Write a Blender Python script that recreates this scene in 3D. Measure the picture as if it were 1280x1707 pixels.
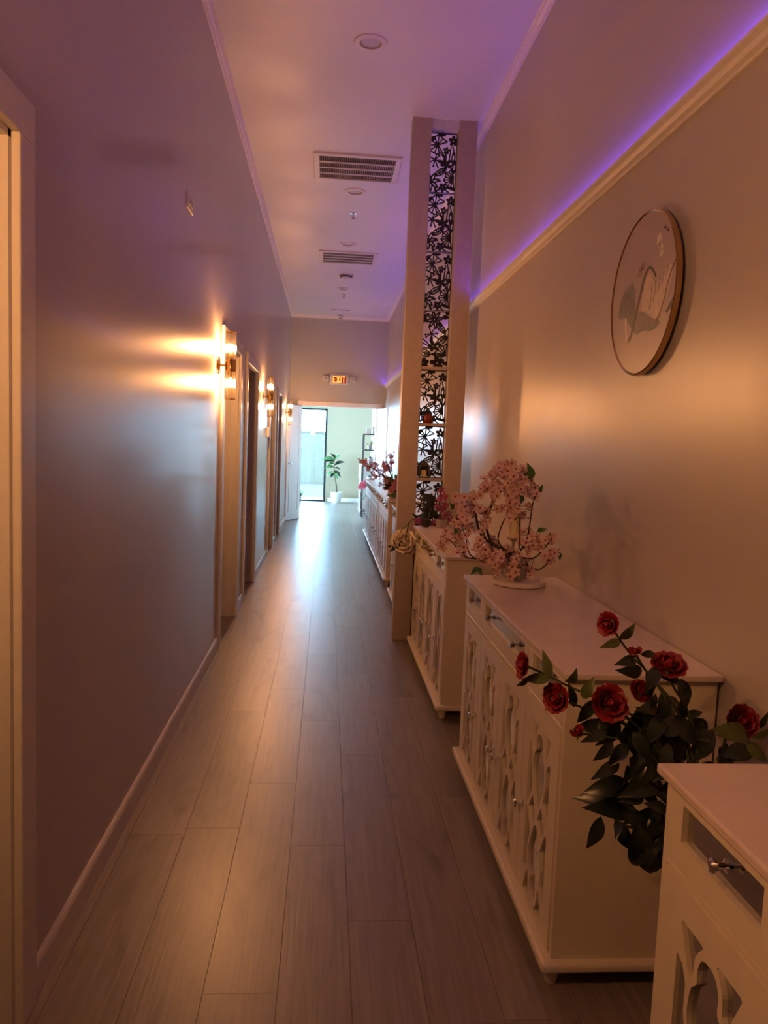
import bpy, bmesh, math, random
import numpy as np
from mathutils import Vector, Matrix, Quaternion

for o in list(bpy.data.objects):
    bpy.data.objects.remove(o, do_unlink=True)
scene = bpy.context.scene
COL = scene.collection
random.seed(7)

# ------------------------------------------------------------------ camera
cam_data = bpy.data.cameras.new('camera')
cam_data.sensor_fit = 'HORIZONTAL'
cam_data.sensor_width = 36.0
cam_data.lens = 36.0 * 1279.84 / 1280.0
cam_data.clip_start = 0.02
cam_data.clip_end = 200
cam = bpy.data.objects.new('camera', cam_data)
COL.objects.link(cam)
_R = Vector((0.99649445, -0.07400368, 0.03901612))
_U = Vector((-0.03215754, 0.09170679, 0.99526668))
_F = Vector((0.07723144, 0.99303239, -0.08900553))
cam.matrix_world = Matrix(((_R.x, _U.x, -_F.x, 0), (_R.y, _U.y, -_F.y, 0), (_R.z, _U.z, -_F.z, 1.41), (0, 0, 0, 1)))
scene.camera = cam

# ------------------------------------------------------------------ world, exposure
SKY = 66.0           # overcast daylight outside the glass door
BULB = 1430.0        # sconce bulbs
LED = 30.0          # violet strip
scene.view_settings.view_transform = 'Standard'
scene.view_settings.look = 'None'
scene.view_settings.exposure = 0.12
scene.view_settings.gamma = 1.0
scene.view_settings.use_curve_mapping = False
world = bpy.data.worlds.new('sky')
scene.world = world
world.use_nodes = True
_bg = world.node_tree.nodes['Background']
_bg.inputs[0].default_value = (0.43, 0.73, 1.0, 1)
_bg.inputs[1].default_value = SKY
scene.cycles.use_denoising = True
scene.cycles.max_bounces = 10
scene.cycles.diffuse_bounces = 4
scene.cycles.glossy_bounces = 4
scene.cycles.transparent_max_bounces = 10
scene.cycles.use_adaptive_sampling = True
scene.cycles.adaptive_threshold = 0.02
scene.cycles.caustics_reflective = False
scene.cycles.caustics_refractive = False
scene.cycles.sample_clamp_indirect = 6.0

def portal(name, loc, sx, sz, rz=0.0):
    d = bpy.data.lights.new(name, 'AREA')
    d.shape = 'RECTANGLE'; d.size = sx; d.size_y = sz
    d.cycles.is_portal = True
    o = bpy.data.objects.new(name, d); COL.objects.link(o)
    o.location = loc
    o.rotation_euler = (math.radians(-90), 0, math.radians(rz))      # -Z looks towards -Y
    return o
portal('daylight_portal', (-0.66, 18.16, 1.09), 1.30, 2.14)
portal('daylight_portal', (-2.35, 18.16, 1.30), 1.60, 2.00)
portal('daylight_portal', (-3.26, 16.10, 1.35), 3.40, 2.30, 90)

# ------------------------------------------------------------------ dimensions (metres)
XL, XR, ZC = -0.69, 1.033, 3.625
YE, YB, YN = 13.93, 18.0, -0.9

# ------------------------------------------------------------------ materials
MATS = {}
def nodes_of(name):
    m = bpy.data.materials.new(name); m.use_nodes = True
    nt = m.node_tree
    return m, nt, nt.nodes['Principled BSDF']
def add(nt, t, **kw):
    n = nt.nodes.new(t)
    for k, v in kw.items(): setattr(n, k, v)
    return n
def mat(name, col, rough=0.5, metal=0.0, noise=0.06, scale=30.0, spec=0.5, bump=0.0, coat=0.0, emit=None, estr=0.0, sheen=0.0, sub=0.0):
    """plain procedural surface: a noise texture varies the colour and the gloss"""
    m, nt, b = nodes_of(name)
    tc = add(nt, 'ShaderNodeTexCoord')
    nz = add(nt, 'ShaderNodeTexNoise'); nz.inputs['Scale'].default_value = scale; nz.inputs['Detail'].default_value = 3
    nt.links.new(tc.outputs['Object'], nz.inputs['Vector'])
    r = add(nt, 'ShaderNodeValToRGB')
    c = np.array(col[:3])
    r.color_ramp.elements[0].position = 0.3; r.color_ramp.elements[1].position = 0.7
    r.color_ramp.elements[0].color = (*np.clip(c * (1 - noise), 0, 1), 1)
    r.color_ramp.elements[1].color = (*np.clip(c * (1 + noise), 0, 1), 1)
    nt.links.new(nz.outputs['Fac'], r.inputs[0]); nt.links.new(r.outputs[0], b.inputs['Base Color'])
    b.inputs['Roughness'].default_value = rough
    b.inputs['Metallic'].default_value = metal
    b.inputs['Specular IOR Level'].default_value = spec
    b.inputs['Coat Weight'].default_value = coat
    if sub:
        b.inputs['Subsurface Weight'].default_value = sub
        b.inputs['Subsurface Radius'].default_value = (0.01, 0.006, 0.004)
    if bump:
        bp = add(nt, 'ShaderNodeBump'); bp.inputs['Strength'].default_value = bump; bp.inputs['Distance'].default_value = 0.01
        nt.links.new(nz.outputs['Fac'], bp.inputs['Height']); nt.links.new(bp.outputs[0], b.inputs['Normal'])
    if emit:
        b.inputs['Emission Color'].default_value = (*emit, 1); b.inputs['Emission Strength'].default_value = estr
    MATS[name] = m
    return m

def paint(name, col, rough, stretch, bump, rvar=0.06, cvar=0.03, coat=0.0, spec=0.5):
    """satin wall paint with roller marks stretched along one direction"""
    m, nt, b = nodes_of(name)
    tc = add(nt, 'ShaderNodeTexCoord')
    mp = add(nt, 'ShaderNodeMapping'); mp.inputs['Scale'].default_value = stretch
    nt.links.new(tc.outputs['Object'], mp.inputs['Vector'])
    n1 = add(nt, 'ShaderNodeTexNoise'); n1.inputs['Scale'].default_value = 1.0; n1.inputs['Detail'].default_value = 1.5
    nt.links.new(mp.outputs[0], n1.inputs['Vector'])
    n2 = add(nt, 'ShaderNodeTexNoise'); n2.inputs['Scale'].default_value = 1.1; n2.inputs['Detail'].default_value = 2
    nt.links.new(tc.outputs['Object'], n2.inputs['Vector'])
    b.inputs['Coat Weight'].default_value = coat; b.inputs['Coat Roughness'].default_value = .10; b.inputs['Specular IOR Level'].default_value = spec
    r = add(nt, 'ShaderNodeValToRGB')
    c = np.array(col)
    r.color_ramp.elements[0].position = .3; r.color_ramp.elements[1].position = .7
    r.color_ramp.elements[0].color = (*(c * (1 - cvar)), 1); r.color_ramp.elements[1].color = (*np.clip(c * (1 + cvar), 0, 1), 1)
    nt.links.new(n2.outputs['Fac'], r.inputs[0]); nt.links.new(r.outputs[0], b.inputs['Base Color'])
    mr = add(nt, 'ShaderNodeMapRange'); mr.inputs['To Min'].default_value = rough - rvar; mr.inputs['To Max'].default_value = rough + rvar
    nt.links.new(n1.outputs['Fac'], mr.inputs['Value']); nt.links.new(mr.outputs[0], b.inputs['Roughness'])
    bp = add(nt, 'ShaderNodeBump'); bp.inputs['Strength'].default_value = bump; bp.inputs['Distance'].default_value = 0.01
    nt.links.new(n1.outputs['Fac'], bp.inputs['Height']); nt.links.new(bp.outputs[0], b.inputs['Normal'])
    MATS[name] = m
    return m

def wood_floor(name, per_object):
    m, nt, b = nodes_of(name)
    tc = add(nt, 'ShaderNodeTexCoord'); oi = add(nt, 'ShaderNodeObjectInfo')
    off = add(nt, 'ShaderNodeVectorMath', operation='SCALE'); off.inputs[0].default_value = (3.1, 17.0, 5.0)
    nt.links.new(oi.outputs['Random'], off.inputs['Scale'])
    ad = add(nt, 'ShaderNodeVectorMath', operation='ADD')
    nt.links.new(tc.outputs['Object'], ad.inputs[0]); nt.links.new(off.outputs[0], ad.inputs[1])
    mp = add(nt, 'ShaderNodeMapping'); mp.inputs['Scale'].default_value = (70, 2.6, 1)
    nt.links.new(ad.outputs[0], mp.inputs['Vector'])
    g = add(nt, 'ShaderNodeTexNoise'); g.inputs['Scale'].default_value = 1; g.inputs['Detail'].default_value = 6; g.inputs['Distortion'].default_value = 0.6
    nt.links.new(mp.outputs[0], g.inputs['Vector'])
    mp2 = add(nt, 'ShaderNodeMapping'); mp2.inputs['Scale'].default_value = (7, 1.7, 1)
    nt.links.new(ad.outputs[0], mp2.inputs['Vector'])
    k = add(nt, 'ShaderNodeTexNoise'); k.inputs['Scale'].default_value = 1; k.inputs['Detail'].default_value = 3; k.inputs['Distortion'].default_value = 1.5
    nt.links.new(mp2.outputs[0], k.inputs['Vector'])
    r = add(nt, 'ShaderNodeValToRGB')
    e = r.color_ramp.elements
    e[0].position = .30; e[0].color = (0.150, 0.118, 0.102, 1)
    e[1].position = .68; e[1].color = (0.225, 0.187, 0.163, 1)
    nt.links.new(g.outputs['Fac'], r.inputs[0])
    r2 = add(nt, 'ShaderNodeValToRGB')
    e = r2.color_ramp.elements
    e[0].position = .28; e[0].color = (0.58, 0.53, 0.50, 1); e[1].position = .46; e[1].color = (1, 1, 1, 1)
    nt.links.new(k.outputs['Fac'], r2.inputs[0])
    mx = add(nt, 'ShaderNodeMix', data_type='RGBA', blend_type='MULTIPLY'); mx.inputs[0].default_value = .8
    nt.links.new(r.outputs[0], mx.inputs[6]); nt.links.new(r2.outputs[0], mx.inputs[7])
    hs = add(nt, 'ShaderNodeHueSaturation')
    mr = add(nt, 'ShaderNodeMapRange'); mr.inputs['To Min'].default_value = .88; mr.inputs['To Max'].default_value = 1.10
    nt.links.new(oi.outputs['Random'], mr.inputs['Value']); nt.links.new(mr.outputs[0], hs.inputs['Value'])
    nt.links.new(mx.outputs[2], hs.inputs['Color']); nt.links.new(hs.outputs[0], b.inputs['Base Color'])
    rr = add(nt, 'ShaderNodeMapRange'); rr.inputs['To Min'].default_value = .30; rr.inputs['To Max'].default_value = .44
    nt.links.new(g.outputs['Fac'], rr.inputs['Value']); nt.links.new(rr.outputs[0], b.inputs['Roughness'])
    bp = add(nt, 'ShaderNodeBump'); bp.inputs['Strength'].default_value = .14; bp.inputs['Distance'].default_value = 0.004
    b.inputs['Specular IOR Level'].default_value = .45
    b.inputs['Coat Weight'].default_value = .35; b.inputs['Coat Roughness'].default_value = .34; b.inputs['Coat IOR'].default_value = 1.4
    nt.links.new(g.outputs['Fac'], bp.inputs['Height']); nt.links.new(bp.outputs[0], b.inputs['Normal'])
    MATS[name] = m

def emission(name, col, strength):
    m, nt, b = nodes_of(name)
    b.inputs['Base Color'].default_value = (*[min(1, c) for c in col], 1)
    b.inputs['Emission Color'].default_value = (*col, 1)
    b.inputs['Emission Strength'].default_value = strength
    MATS[name] = m

def thin_glass(name, tint, gloss, rough=0.03):
    m = bpy.data.materials.new(name); m.use_nodes = True
    nt = m.node_tree; nt.nodes.clear()
    out = add(nt, 'ShaderNodeOutputMaterial'); mix = add(nt, 'ShaderNodeMixShader')
    t = add(nt, 'ShaderNodeBsdfTransparent'); t.inputs[0].default_value = (*tint, 1)
    g = add(nt, 'ShaderNodeBsdfGlossy'); g.inputs['Roughness'].default_value = rough
    fr = add(nt, 'ShaderNodeFresnel'); fr.inputs[0].default_value = 1.45
    mu = add(nt, 'ShaderNodeMath', operation='MULTIPLY'); mu.inputs[1].default_value = gloss
    nt.links.new(fr.outputs[0], mu.inputs[0])
    nt.links.new(mu.outputs[0], mix.inputs[0]); nt.links.new(t.outputs[0], mix.inputs[1]); nt.links.new(g.outputs[0], mix.inputs[2])
    nt.links.new(mix.outputs[0], out.inputs[0])
    MATS[name] = m

paint('wall_paint', (0.49, 0.445, 0.42), 0.36, (1.0, 4.0, 0.4), 0.03, rvar=.03, coat=.40, spec=.22)
paint('wall_paint_right', (0.50, 0.452, 0.415), 0.33, (1.0, 5.0, 0.6), 0.04, rvar=.05)
paint('low_bounce_paint', (0.20, 0.17, 0.15), 0.6, (2, 2, 2), 0.02)
paint('end_wall_paint', (0.49, 0.485, 0.45), 0.42, (5.0, 1.0, 0.8), 0.06)
paint('ceiling_paint', (0.73, 0.745, 0.76), 0.42, (2.5, 2.0, 1.0), 0.10, rvar=.10)
paint('back_wall_paint', (0.335, 0.262, 0.175), 0.5, (4, 4, 1), 0.04)
wood_floor('floor_plank', True)
mat('floor_slab', (0.22, 0.18, 0.15), 0.5, scale=12, noise=.2)
mat('trim_white', (0.84, 0.80, 0.79), 0.32, noise=.03)
mat('door_white', (0.70, 0.70, 0.70), 0.35, noise=.03)
mat('casing_beige', (0.60, 0.56, 0.52), 0.35, noise=.03)
mat('door_oak', (0.42, 0.38, 0.33), 0.42, noise=.12, scale=14)
mat('cabinet_cream', (0.68, 0.60, 0.49), 0.33, noise=.03, scale=12)
mat('cabinet_top_led_tint', (0.63, 0.53, 0.48), 0.26, noise=.03, scale=12)  # pinker than the body: LED light on the tops put into the colour
mat('mirror', (0.62, 0.62, 0.63), 0.04, metal=1.0, noise=.03, scale=8)
mat('chrome', (0.85, 0.85, 0.86), 0.08, metal=1.0, noise=.02)
mat('dark_steel', (0.10, 0.09, 0.085), 0.4, metal=.8, noise=.1)
mat('gold', (0.62, 0.40, 0.17), 0.14, metal=1.0, noise=.04)
mat('lattice_black', (0.010, 0.009, 0.009), 0.45, noise=.2)
mat('divider_beige', (0.44, 0.36, 0.30), 0.45, noise=.05, scale=20)
mat('pale_wood', (0.62, 0.60, 0.60), 0.5, noise=.06, scale=20)
mat('leaf_dark', (0.010, 0.017, 0.009), 0.34, noise=.4, scale=14)
mat('leaf_olive_lit', (0.075, 0.10, 0.025), 0.38, noise=.3, scale=14)
mat('leaf_green', (0.06, 0.15, 0.05), 0.35, noise=.3, scale=10)
mat('rose_red', (0.20, 0.003, 0.011), 0.55, noise=.3, scale=40)
mat('blossom_pink', (0.74, 0.50, 0.44), 0.7, noise=.10, scale=60)
mat('blossom_heart', (0.28, 0.04, 0.04), 0.7)
mat('rosy_pink', (0.62, 0.25, 0.33), 0.6, noise=.15, scale=60)
mat('hot_pink', (0.80, 0.22, 0.34), 0.6, noise=.2, scale=40)
mat('orchid_magenta', (0.34, 0.05, 0.16), 0.5, noise=.25, scale=50)
mat('petal_cream', (0.76, 0.66, 0.50), 0.65, noise=.12, scale=30)
mat('branch_brown', (0.055, 0.032, 0.022), 0.75, noise=.4, scale=60, bump=.3)
mat('stem_green', (0.05, 0.075, 0.025), 0.55, noise=.2)
mat('pot_dark', (0.022, 0.016, 0.013), 0.35, noise=.2)
mat('ceramic_white', (0.66, 0.62, 0.58), 0.3, noise=.03)
mat('ceramic_grey', (0.36, 0.32, 0.31), 0.35, noise=.05)
mat('soil', (0.045, 0.03, 0.02), 0.9, noise=.4, scale=90, bump=.5)
mat('tray_white', (0.78, 0.72, 0.68), 0.3, noise=.03)
mat('candle_cream', (0.86, 0.74, 0.52), 0.5, noise=.03, sub=.3)
mat('lantern_brown', (0.07, 0.048, 0.032), 0.5, noise=.2)
mat('lantern_red', (0.21, 0.028, 0.02), 0.35, noise=.2)
mat('lens_grey', (0.60, 0.56, 0.60), 0.25, noise=.02)
mat('vent_dark', (0.035, 0.025, 0.022), 0.7, noise=.2)
mat('vent_fin', (0.40, 0.33, 0.29), 0.5, noise=.05)
mat('plastic_white', (0.72, 0.70, 0.68), 0.4, noise=.02)
mat('plastic_grey', (0.42, 0.41, 0.40), 0.4, noise=.04)
mat('plastic_black', (0.012, 0.012, 0.014), 0.35)
mat('art_ground', (0.43, 0.36, 0.34), 0.35, noise=.10, scale=3)
mat('art_grey', (0.13, 0.122, 0.122), 0.45, noise=.45, scale=18)
mat('art_dark', (0.06, 0.048, 0.042), 0.4, noise=.2)
mat('art_brown', (0.18, 0.10, 0.07), 0.4, noise=.2)
mat('art_pale', (0.60, 0.50, 0.43), 0.45, noise=.14, scale=22)
mat('art_white', (0.74, 0.70, 0.66), 0.45, noise=.1)
mat('concrete', (0.72, 0.70, 0.64), 0.9, noise=.08, scale=2)
mat('yard_ground', (0.022, 0.012, 0.005), 0.95, noise=.25, scale=1.5)
mat('fence_board', (0.080, 0.066, 0.040), 0.8, noise=.10, scale=4)
mat('fence_post', (0.06, 0.05, 0.034), 0.8, noise=.1)
mat('frame_dark', (0.030, 0.034, 0.042), 0.4, metal=.5)
mat('glow_amber', (0.8, 0.45, 0.12), 0.4, emit=(1.0, 0.5, 0.14), estr=0.08)
emission('bulb', (1.0, 0.445, 0.165), BULB)
emission('led_violet', (0.16, 0.05, 1.0), LED)
emission('exit_red', (1.0, 0.26, 0.05), 2.4)
mat('exit_face', (0.25, 0.02, 0.015), 0.5, emit=(1.0, 0.03, 0.02), estr=0.04)
thin_glass('window_glass', (0.93, 0.97, 0.96), 1.0)
thin_glass('tinted_glass', (0.66, 0.71, 0.74), 1.0)
thin_glass('ribbed_glass', (0.95, 0.90, 0.82), 1.6, rough=.08)
_nt = MATS['ribbed_glass'].node_tree
_o = [n for n in _nt.nodes if n.type == 'OUTPUT_MATERIAL'][0]; _src = _o.inputs[0].links[0].from_socket
_tl = add(_nt, 'ShaderNodeBsdfTranslucent'); _tl.inputs[0].default_value = (1.0, .85, .6, 1)
_m2 = add(_nt, 'ShaderNodeMixShader'); _m2.inputs[0].default_value = .004
_nt.links.new(_src, _m2.inputs[1]); _nt.links.new(_tl.outputs[0], _m2.inputs[2]); _nt.links.new(_m2.outputs[0], _o.inputs[0])
M = MATS

# ------------------------------------------------------------------ helpers
class MB:
    """collects simple solids into one mesh"""
    def __init__(s): s.v = []; s.f = []; s.mi = []; s.cur = 0
    def _add(s, vs, fs):
        n = len(s.v); s.v += [tuple(v) for v in vs]
        for f in fs: s.f.append(tuple(i + n for i in f)); s.mi.append(s.cur)
        return s
    def box(s, x0, x1, y0, y1, z0, z1):
        vs = [(x, y, z) for x in (x0, x1) for y in (y0, y1) for z in (z0, z1)]
        return s._add(vs, [(0, 1, 3, 2), (4, 6, 7, 5), (0, 4, 5, 1), (2, 3, 7, 6), (0, 2, 6, 4), (1, 5, 7, 3)])
    def tube(s, pts, rad, n=8, cap=True):
        pts = [Vector(p) for p in pts]
        rad = rad if isinstance(rad, (list, tuple)) else [rad] * len(pts)
        vs = []; prev = None
        for i, p in enumerate(pts):
            t = (pts[min(i + 1, len(pts) - 1)] - pts[max(i - 1, 0)]).normalized()
            if prev is None: a = t.orthogonal().normalized()
            else:
                a = prev - t * prev.dot(t)
                a = a.normalized() if a.length > 1e-6 else t.orthogonal().normalized()
            prev = a; b = t.cross(a)
            for k in range(n):
                an = 2 * math.pi * k / n
                vs.append(p + (a * math.cos(an) + b * math.sin(an)) * rad[i])
        fs = []
        for i in range(len(pts) - 1):
            for k in range(n):
                fs.append((i * n + k, i * n + (k + 1) % n, (i + 1) * n + (k + 1) % n, (i + 1) * n + k))
        if cap:
            fs.append(tuple(range(n - 1, -1, -1))); fs.append(tuple((len(pts) - 1) * n + k for k in range(n)))
        return s._add(vs, fs)
    def lathe(s, prof, c=(0, 0, 0), axis='z', n=24):
        """prof: list of (radius, height)"""
        vs = []
        for r, h in prof:
            r = max(r, 1e-5)
            for k in range(n):
                a = 2 * math.pi * k / n; p, q = r * math.cos(a), r * math.sin(a)
                vs.append({'z': (c[0] + p, c[1] + q, c[2] + h), 'x': (c[0] + h, c[1] + p, c[2] + q), 'y': (c[0] + q, c[1] + h, c[2] + p)}[axis])
        fs = []
        for i in range(len(prof) - 1):
            for k in range(n):
                fs.append((i * n + k, i * n + (k + 1) % n, (i + 1) * n + (k + 1) % n, (i + 1) * n + k))
        return s._add(vs, fs)
    def prism(s, poly, fn, d0, d1):
        """poly of (u, v); fn(u, v, d) -> point"""
        n = len(poly)
        vs = [fn(u, v, d0) for u, v in poly] + [fn(u, v, d1) for u, v in poly]
        fs = [tuple(range(n)), tuple(range(2 * n - 1, n - 1, -1))]
        fs += [(k, (k + 1) % n, n + (k + 1) % n, n + k) for k in range(n)]
        return s._add(vs, fs)
    def mesh(s, name, mats, smooth=False, bevel=0.0, seg=2, loc=(0, 0, 0)):
        me = bpy.data.meshes.new(name)
        l = Vector(loc)
        me.from_pydata([tuple(Vector(v) - l) for v in s.v], [], s.f)
        for m in (mats if isinstance(mats, (list, tuple)) else [mats]): me.materials.append(M[m])
        for p, i in zip(me.polygons, s.mi): p.material_index = i
        bm = bmesh.new(); bm.from_mesh(me)
        bmesh.ops.recalc_face_normals(bm, faces=bm.faces)
        if bevel:
            bmesh.ops.bevel(bm, geom=bm.edges[:], offset=bevel, segments=seg, affect='EDGES', profile=.5, clamp_overlap=True)
        bm.to_mesh(me); bm.free()
        if smooth:
            for p in me.polygons: p.use_smooth = True
            try: me.set_sharp_from_angle(angle=math.radians(40))
            except Exception: pass
        return me
    def obj(s, name, mats, parent=None, smooth=False, bevel=0.0, seg=2, loc=(0, 0, 0)):
        return link(name, s.mesh(name, mats, smooth, bevel, seg, loc), parent, loc)

def link(name, me, parent=None, loc=(0, 0, 0), rot=None, scale=None, mw=None):
    o = bpy.data.objects.new(name, me); COL.objects.link(o)
    if parent: o.parent = parent
    o.location = loc
    if rot is not None: o.rotation_euler = rot
    if scale is not None: o.scale = scale if hasattr(scale, '__len__') else (scale,) * 3
    if mw is not None: o.matrix_local = mw
    return o
def tag(o, label, cat=None, group=None, kind=None):
    if label: o['label'] = label
    if cat: o['category'] = cat
    if group: o['group'] = group
    if kind: o['kind'] = kind
    return o
def empty(name, loc=(0, 0, 0)):
    o = bpy.data.objects.new(name, None); COL.objects.link(o); o.location = loc
    o.empty_display_size = .05
    return o
def thing(name, loc, label, cat, group=None):
    return tag(empty(name, loc), label, cat, group)
def structure(o, label): return tag(o, label, kind='structure')
def copy_tree(o, parent=None):
    c = o.copy(); COL.objects.link(c); c.parent = parent
    for ch in list(o.children): copy_tree(ch, c)
    return c
def aim(d, roll=0.0):
    q = Vector((0, 0, 1)).rotation_difference(Vector(d).normalized())
    return q @ Quaternion((0, 0, 1), roll)
def place(name, me, parent, loc, d, scale, roll=0.0):
    sc = scale if hasattr(scale, '__len__') else (scale,) * 3
    return link(name, me, parent, mw=Matrix.LocRotScale(Vector(loc), aim(d, roll), Vector(sc)))

def plate(field, w, h, res, fn, t, name, mats):
    """flat plate with cut-outs: solid where field(U, V) > 0; fn(u, v, d) maps to space"""
    nu, nv = int(round(w / res)) + 3, int(round(h / res)) + 3
    us = np.linspace(-w / 2 - w / (nu - 3), w / 2 + w / (nu - 3), nu); vs_ = np.linspace(-h / 2 - h / (nv - 3), h / 2 + h / (nv - 3), nv)
    U, V = np.meshgrid(us, vs_, indexing='ij')
    F = np.minimum(field(U, V), np.minimum(w / 2 - np.abs(U), h / 2 - np.abs(V)) + 1e-4)
    F = np.where(np.abs(F) < 1e-7, -1e-7, F)
    vid = {}; P = []
    def pt(key, u, v):
        if key not in vid: vid[key] = len(P); P.append((u, v))
        return vid[key]
    faces = []; segs = []
    ins = F > 0
    for j in range(nv - 1):
        run = None
        for i in range(nu - 1):
            c = [(i, j), (i + 1, j), (i + 1, j + 1), (i, j + 1)]
            k = [ins[a] for a in c]
            if all(k):
                if run is None: run = i
                continue
            if run is not None:
                faces.append([pt((run, j), us[run], vs_[j]), pt((i, j), us[i], vs_[j]), pt((i, j + 1), us[i], vs_[j + 1]), pt((run, j + 1), us[run], vs_[j + 1])]); run = None
            if not any(k): continue
            poly = []; cr = []
            for q in range(4):
                a, b = c[q], c[(q + 1) % 4]
                if k[q]: poly.append(pt(a, us[a[0]], vs_[a[1]]))
                if k[q] != k[(q + 1) % 4]:
                    fa, fb = F[a], F[b]; s_ = fa / (fa - fb)
                    key = (min(a, b), max(a, b))
                    e = pt(key, us[a[0]] + (us[b[0]] - us[a[0]]) * s_, vs_[a[1]] + (vs_[b[1]] - vs_[a[1]]) * s_)
                    poly.append(e); cr.append((e, k[q]))
            if len(poly) >= 3: faces.append(poly)
            for q in range(len(cr)):
                if cr[q][1]: segs.append((cr[q][0], cr[(q + 1) % len(cr)][0]))
        if run is not None:
            i = nu - 1
            faces.append([pt((run, j), us[run], vs_[j]), pt((i, j), us[i], vs_[j]), pt((i, j + 1), us[i], vs_[j + 1]), pt((run, j + 1), us[run], vs_[j + 1])])
    n = len(P)
    verts = [fn(u, v, 0) for u, v in P] + [fn(u, v, t) for u, v in P]
    fs = faces + [[n + q for q in reversed(f)] for f in faces] + [(b, a, n + a, n + b) for a, b in segs]
    me = bpy.data.meshes.new(name); me.from_pydata(verts, [], fs)
    me.materials.append(M[mats])
    bm = bmesh.new(); bm.from_mesh(me); bmesh.ops.recalc_face_normals(bm, faces=bm.faces); bm.to_mesh(me); bm.free()
    return me

def poly_sd(poly, U, V):
    """signed distance, negative inside"""
    d = np.full(U.shape, 1e9); inside = np.zeros(U.shape, bool)
    n = len(poly)
    for i in range(n):
        x0, y0 = poly[i]; x1, y1 = poly[(i + 1) % n]
        ex, ey = x1 - x0, y1 - y0
        t = np.clip(((U - x0) * ex + (V - y0) * ey) / (ex * ex + ey * ey + 1e-12), 0, 1)
        d = np.minimum(d, np.hypot(U - x0 - t * ex, V - y0 - t * ey))
        if abs(ey) > 1e-12:
            c = ((y0 > V) != (y1 > V)) & (U < (x1 - x0) * (V - y0) / ey + x0)
            inside ^= c
    return np.where(inside, -d, d)
def smooth_poly(p, k=4):
    out = []; n = len(p)
    for i in range(n):
        a, b, c, d = (np.array(p[(i + q - 1) % n], float) for q in range(4))
        for s in range(k):
            t = s / k
            out.append(tuple(.5 * (2 * b + (c - a) * t + (2 * a - 5 * b + 4 * c - d) * t * t + (3 * b - a - 3 * c + d) * t ** 3)))
    return out
def spline(p, k=6):
    out = []; p = [np.array(q, float) for q in p]; n = len(p)
    for i in range(n - 1):
        a, b, c, d = p[max(i - 1, 0)], p[i], p[i + 1], p[min(i + 2, n - 1)]
        for s in range(k):
            t = s / k
            out.append(tuple(.5 * (2 * b + (c - a) * t + (2 * a - 5 * b + 4 * c - d) * t * t + (3 * b - a - 3 * c + d) * t ** 3)))
    out.append(tuple(p[-1])); return out

# ================================================================== the setting
# floor: slab and one object for each plank
fl = MB().box(-3.4, 1.25, YN, 18.25, -.10, -.004).obj('floor', 'floor_slab')
structure(fl, 'grey brown wood plank floor running down the corridor')
PW, PL = .189, 1.21
_plank = {}
def plank_mesh(w):
    w = round(w, 3)
    if w not in _plank:
        g = .0004
        _plank[w] = MB().box(g, w - g, g, PL - g, -.004, 0).mesh('plank', 'floor_plank', bevel=.0005, seg=1)
    return _plank[w]
ROW_JOINT = {-5: .55, -4: 3.865, -3: 2.70, -2: 1.858, -1: 2.577, 0: 2.152, 1: 2.95, 2: 1.75, 3: 2.35, 4: 3.3}
for k, j0 in ROW_JOINT.items():
    x0 = max(.108 + PW * k, XL); x1 = min(.108 + PW * (k + 1), XR)
    y = j0 - PL * math.floor((j0 + .89) / PL)
    while y + PL < 18.1:
        link('plank', plank_mesh(x1 - x0), fl, (x0, y, 0)); y += PL

# left wall with its five door openings
OPEN = [(.95, 1.75), (5.14, 6.06), (6.62, 7.55), (9.30, 10.12), (10.72, 11.50)]
DZ = 2.04
w = MB(); y = YN
for a, b in OPEN:
    w.box(XL - .12, XL, y, a, 0, ZC); w.box(XL - .12, XL, a, b, DZ, ZC); y = b
w.box(XL - .12, XL, y, YE + .12, 0, ZC)
structure(w.obj('wall_left', 'wall_paint'), 'long satin painted corridor wall with doorways and sconces')
structure(MB().box(XR, XR + .12, YN, YB + .2, 0, ZC).obj('wall_right', 'wall_paint_right'), 'satin painted wall behind the row of white cabinets')
e = MB()
OX0, OX1 = -.47, .88
e.box(XL, OX0, YE, YE + .12, 0, ZC).box(OX1, XR, YE, YE + .12, 0, ZC).box(OX0, OX1, YE, YE + .12, DZ, ZC)
structure(e.obj('wall_end', 'end_wall_paint'), 'beige end wall with the exit sign over a double doorway')
d_ = MB().box(-4, 4, -7.1, -7, 0, ZC).box(-4.1, -4, -7.1, YN, 0, ZC).box(4, 4.1, -7.1, YN, 0, ZC).box(-4.1, XL - .12, YN - .1, YN, 0, ZC).box(XR + .12, 4.1, YN - .1, YN, 0, ZC)
structure(d_.obj('wall_behind', 'low_bounce_paint'), 'walls of the added dark front room behind the viewer')  # unseen room added behind the viewer, painted dark against bounce light
structure(MB().box(-4.1, 4.1, -7.1, YN, ZC, ZC + .1).obj('ceiling_front_room', 'low_bounce_paint'), 'ceiling of the added dark front room behind the viewer')
structure(MB().box(-4.1, 4.1, -7.1, YN, -.1, -.004).obj('floor_front_room', 'floor_slab'), 'floor of the added dark front room behind the viewer')
structure(MB().box(XL - .12, XR + .12, YN, YE + .12, ZC, ZC + .1).obj('ceiling', 'ceiling_paint'), 'tall satin painted corridor ceiling')
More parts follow.
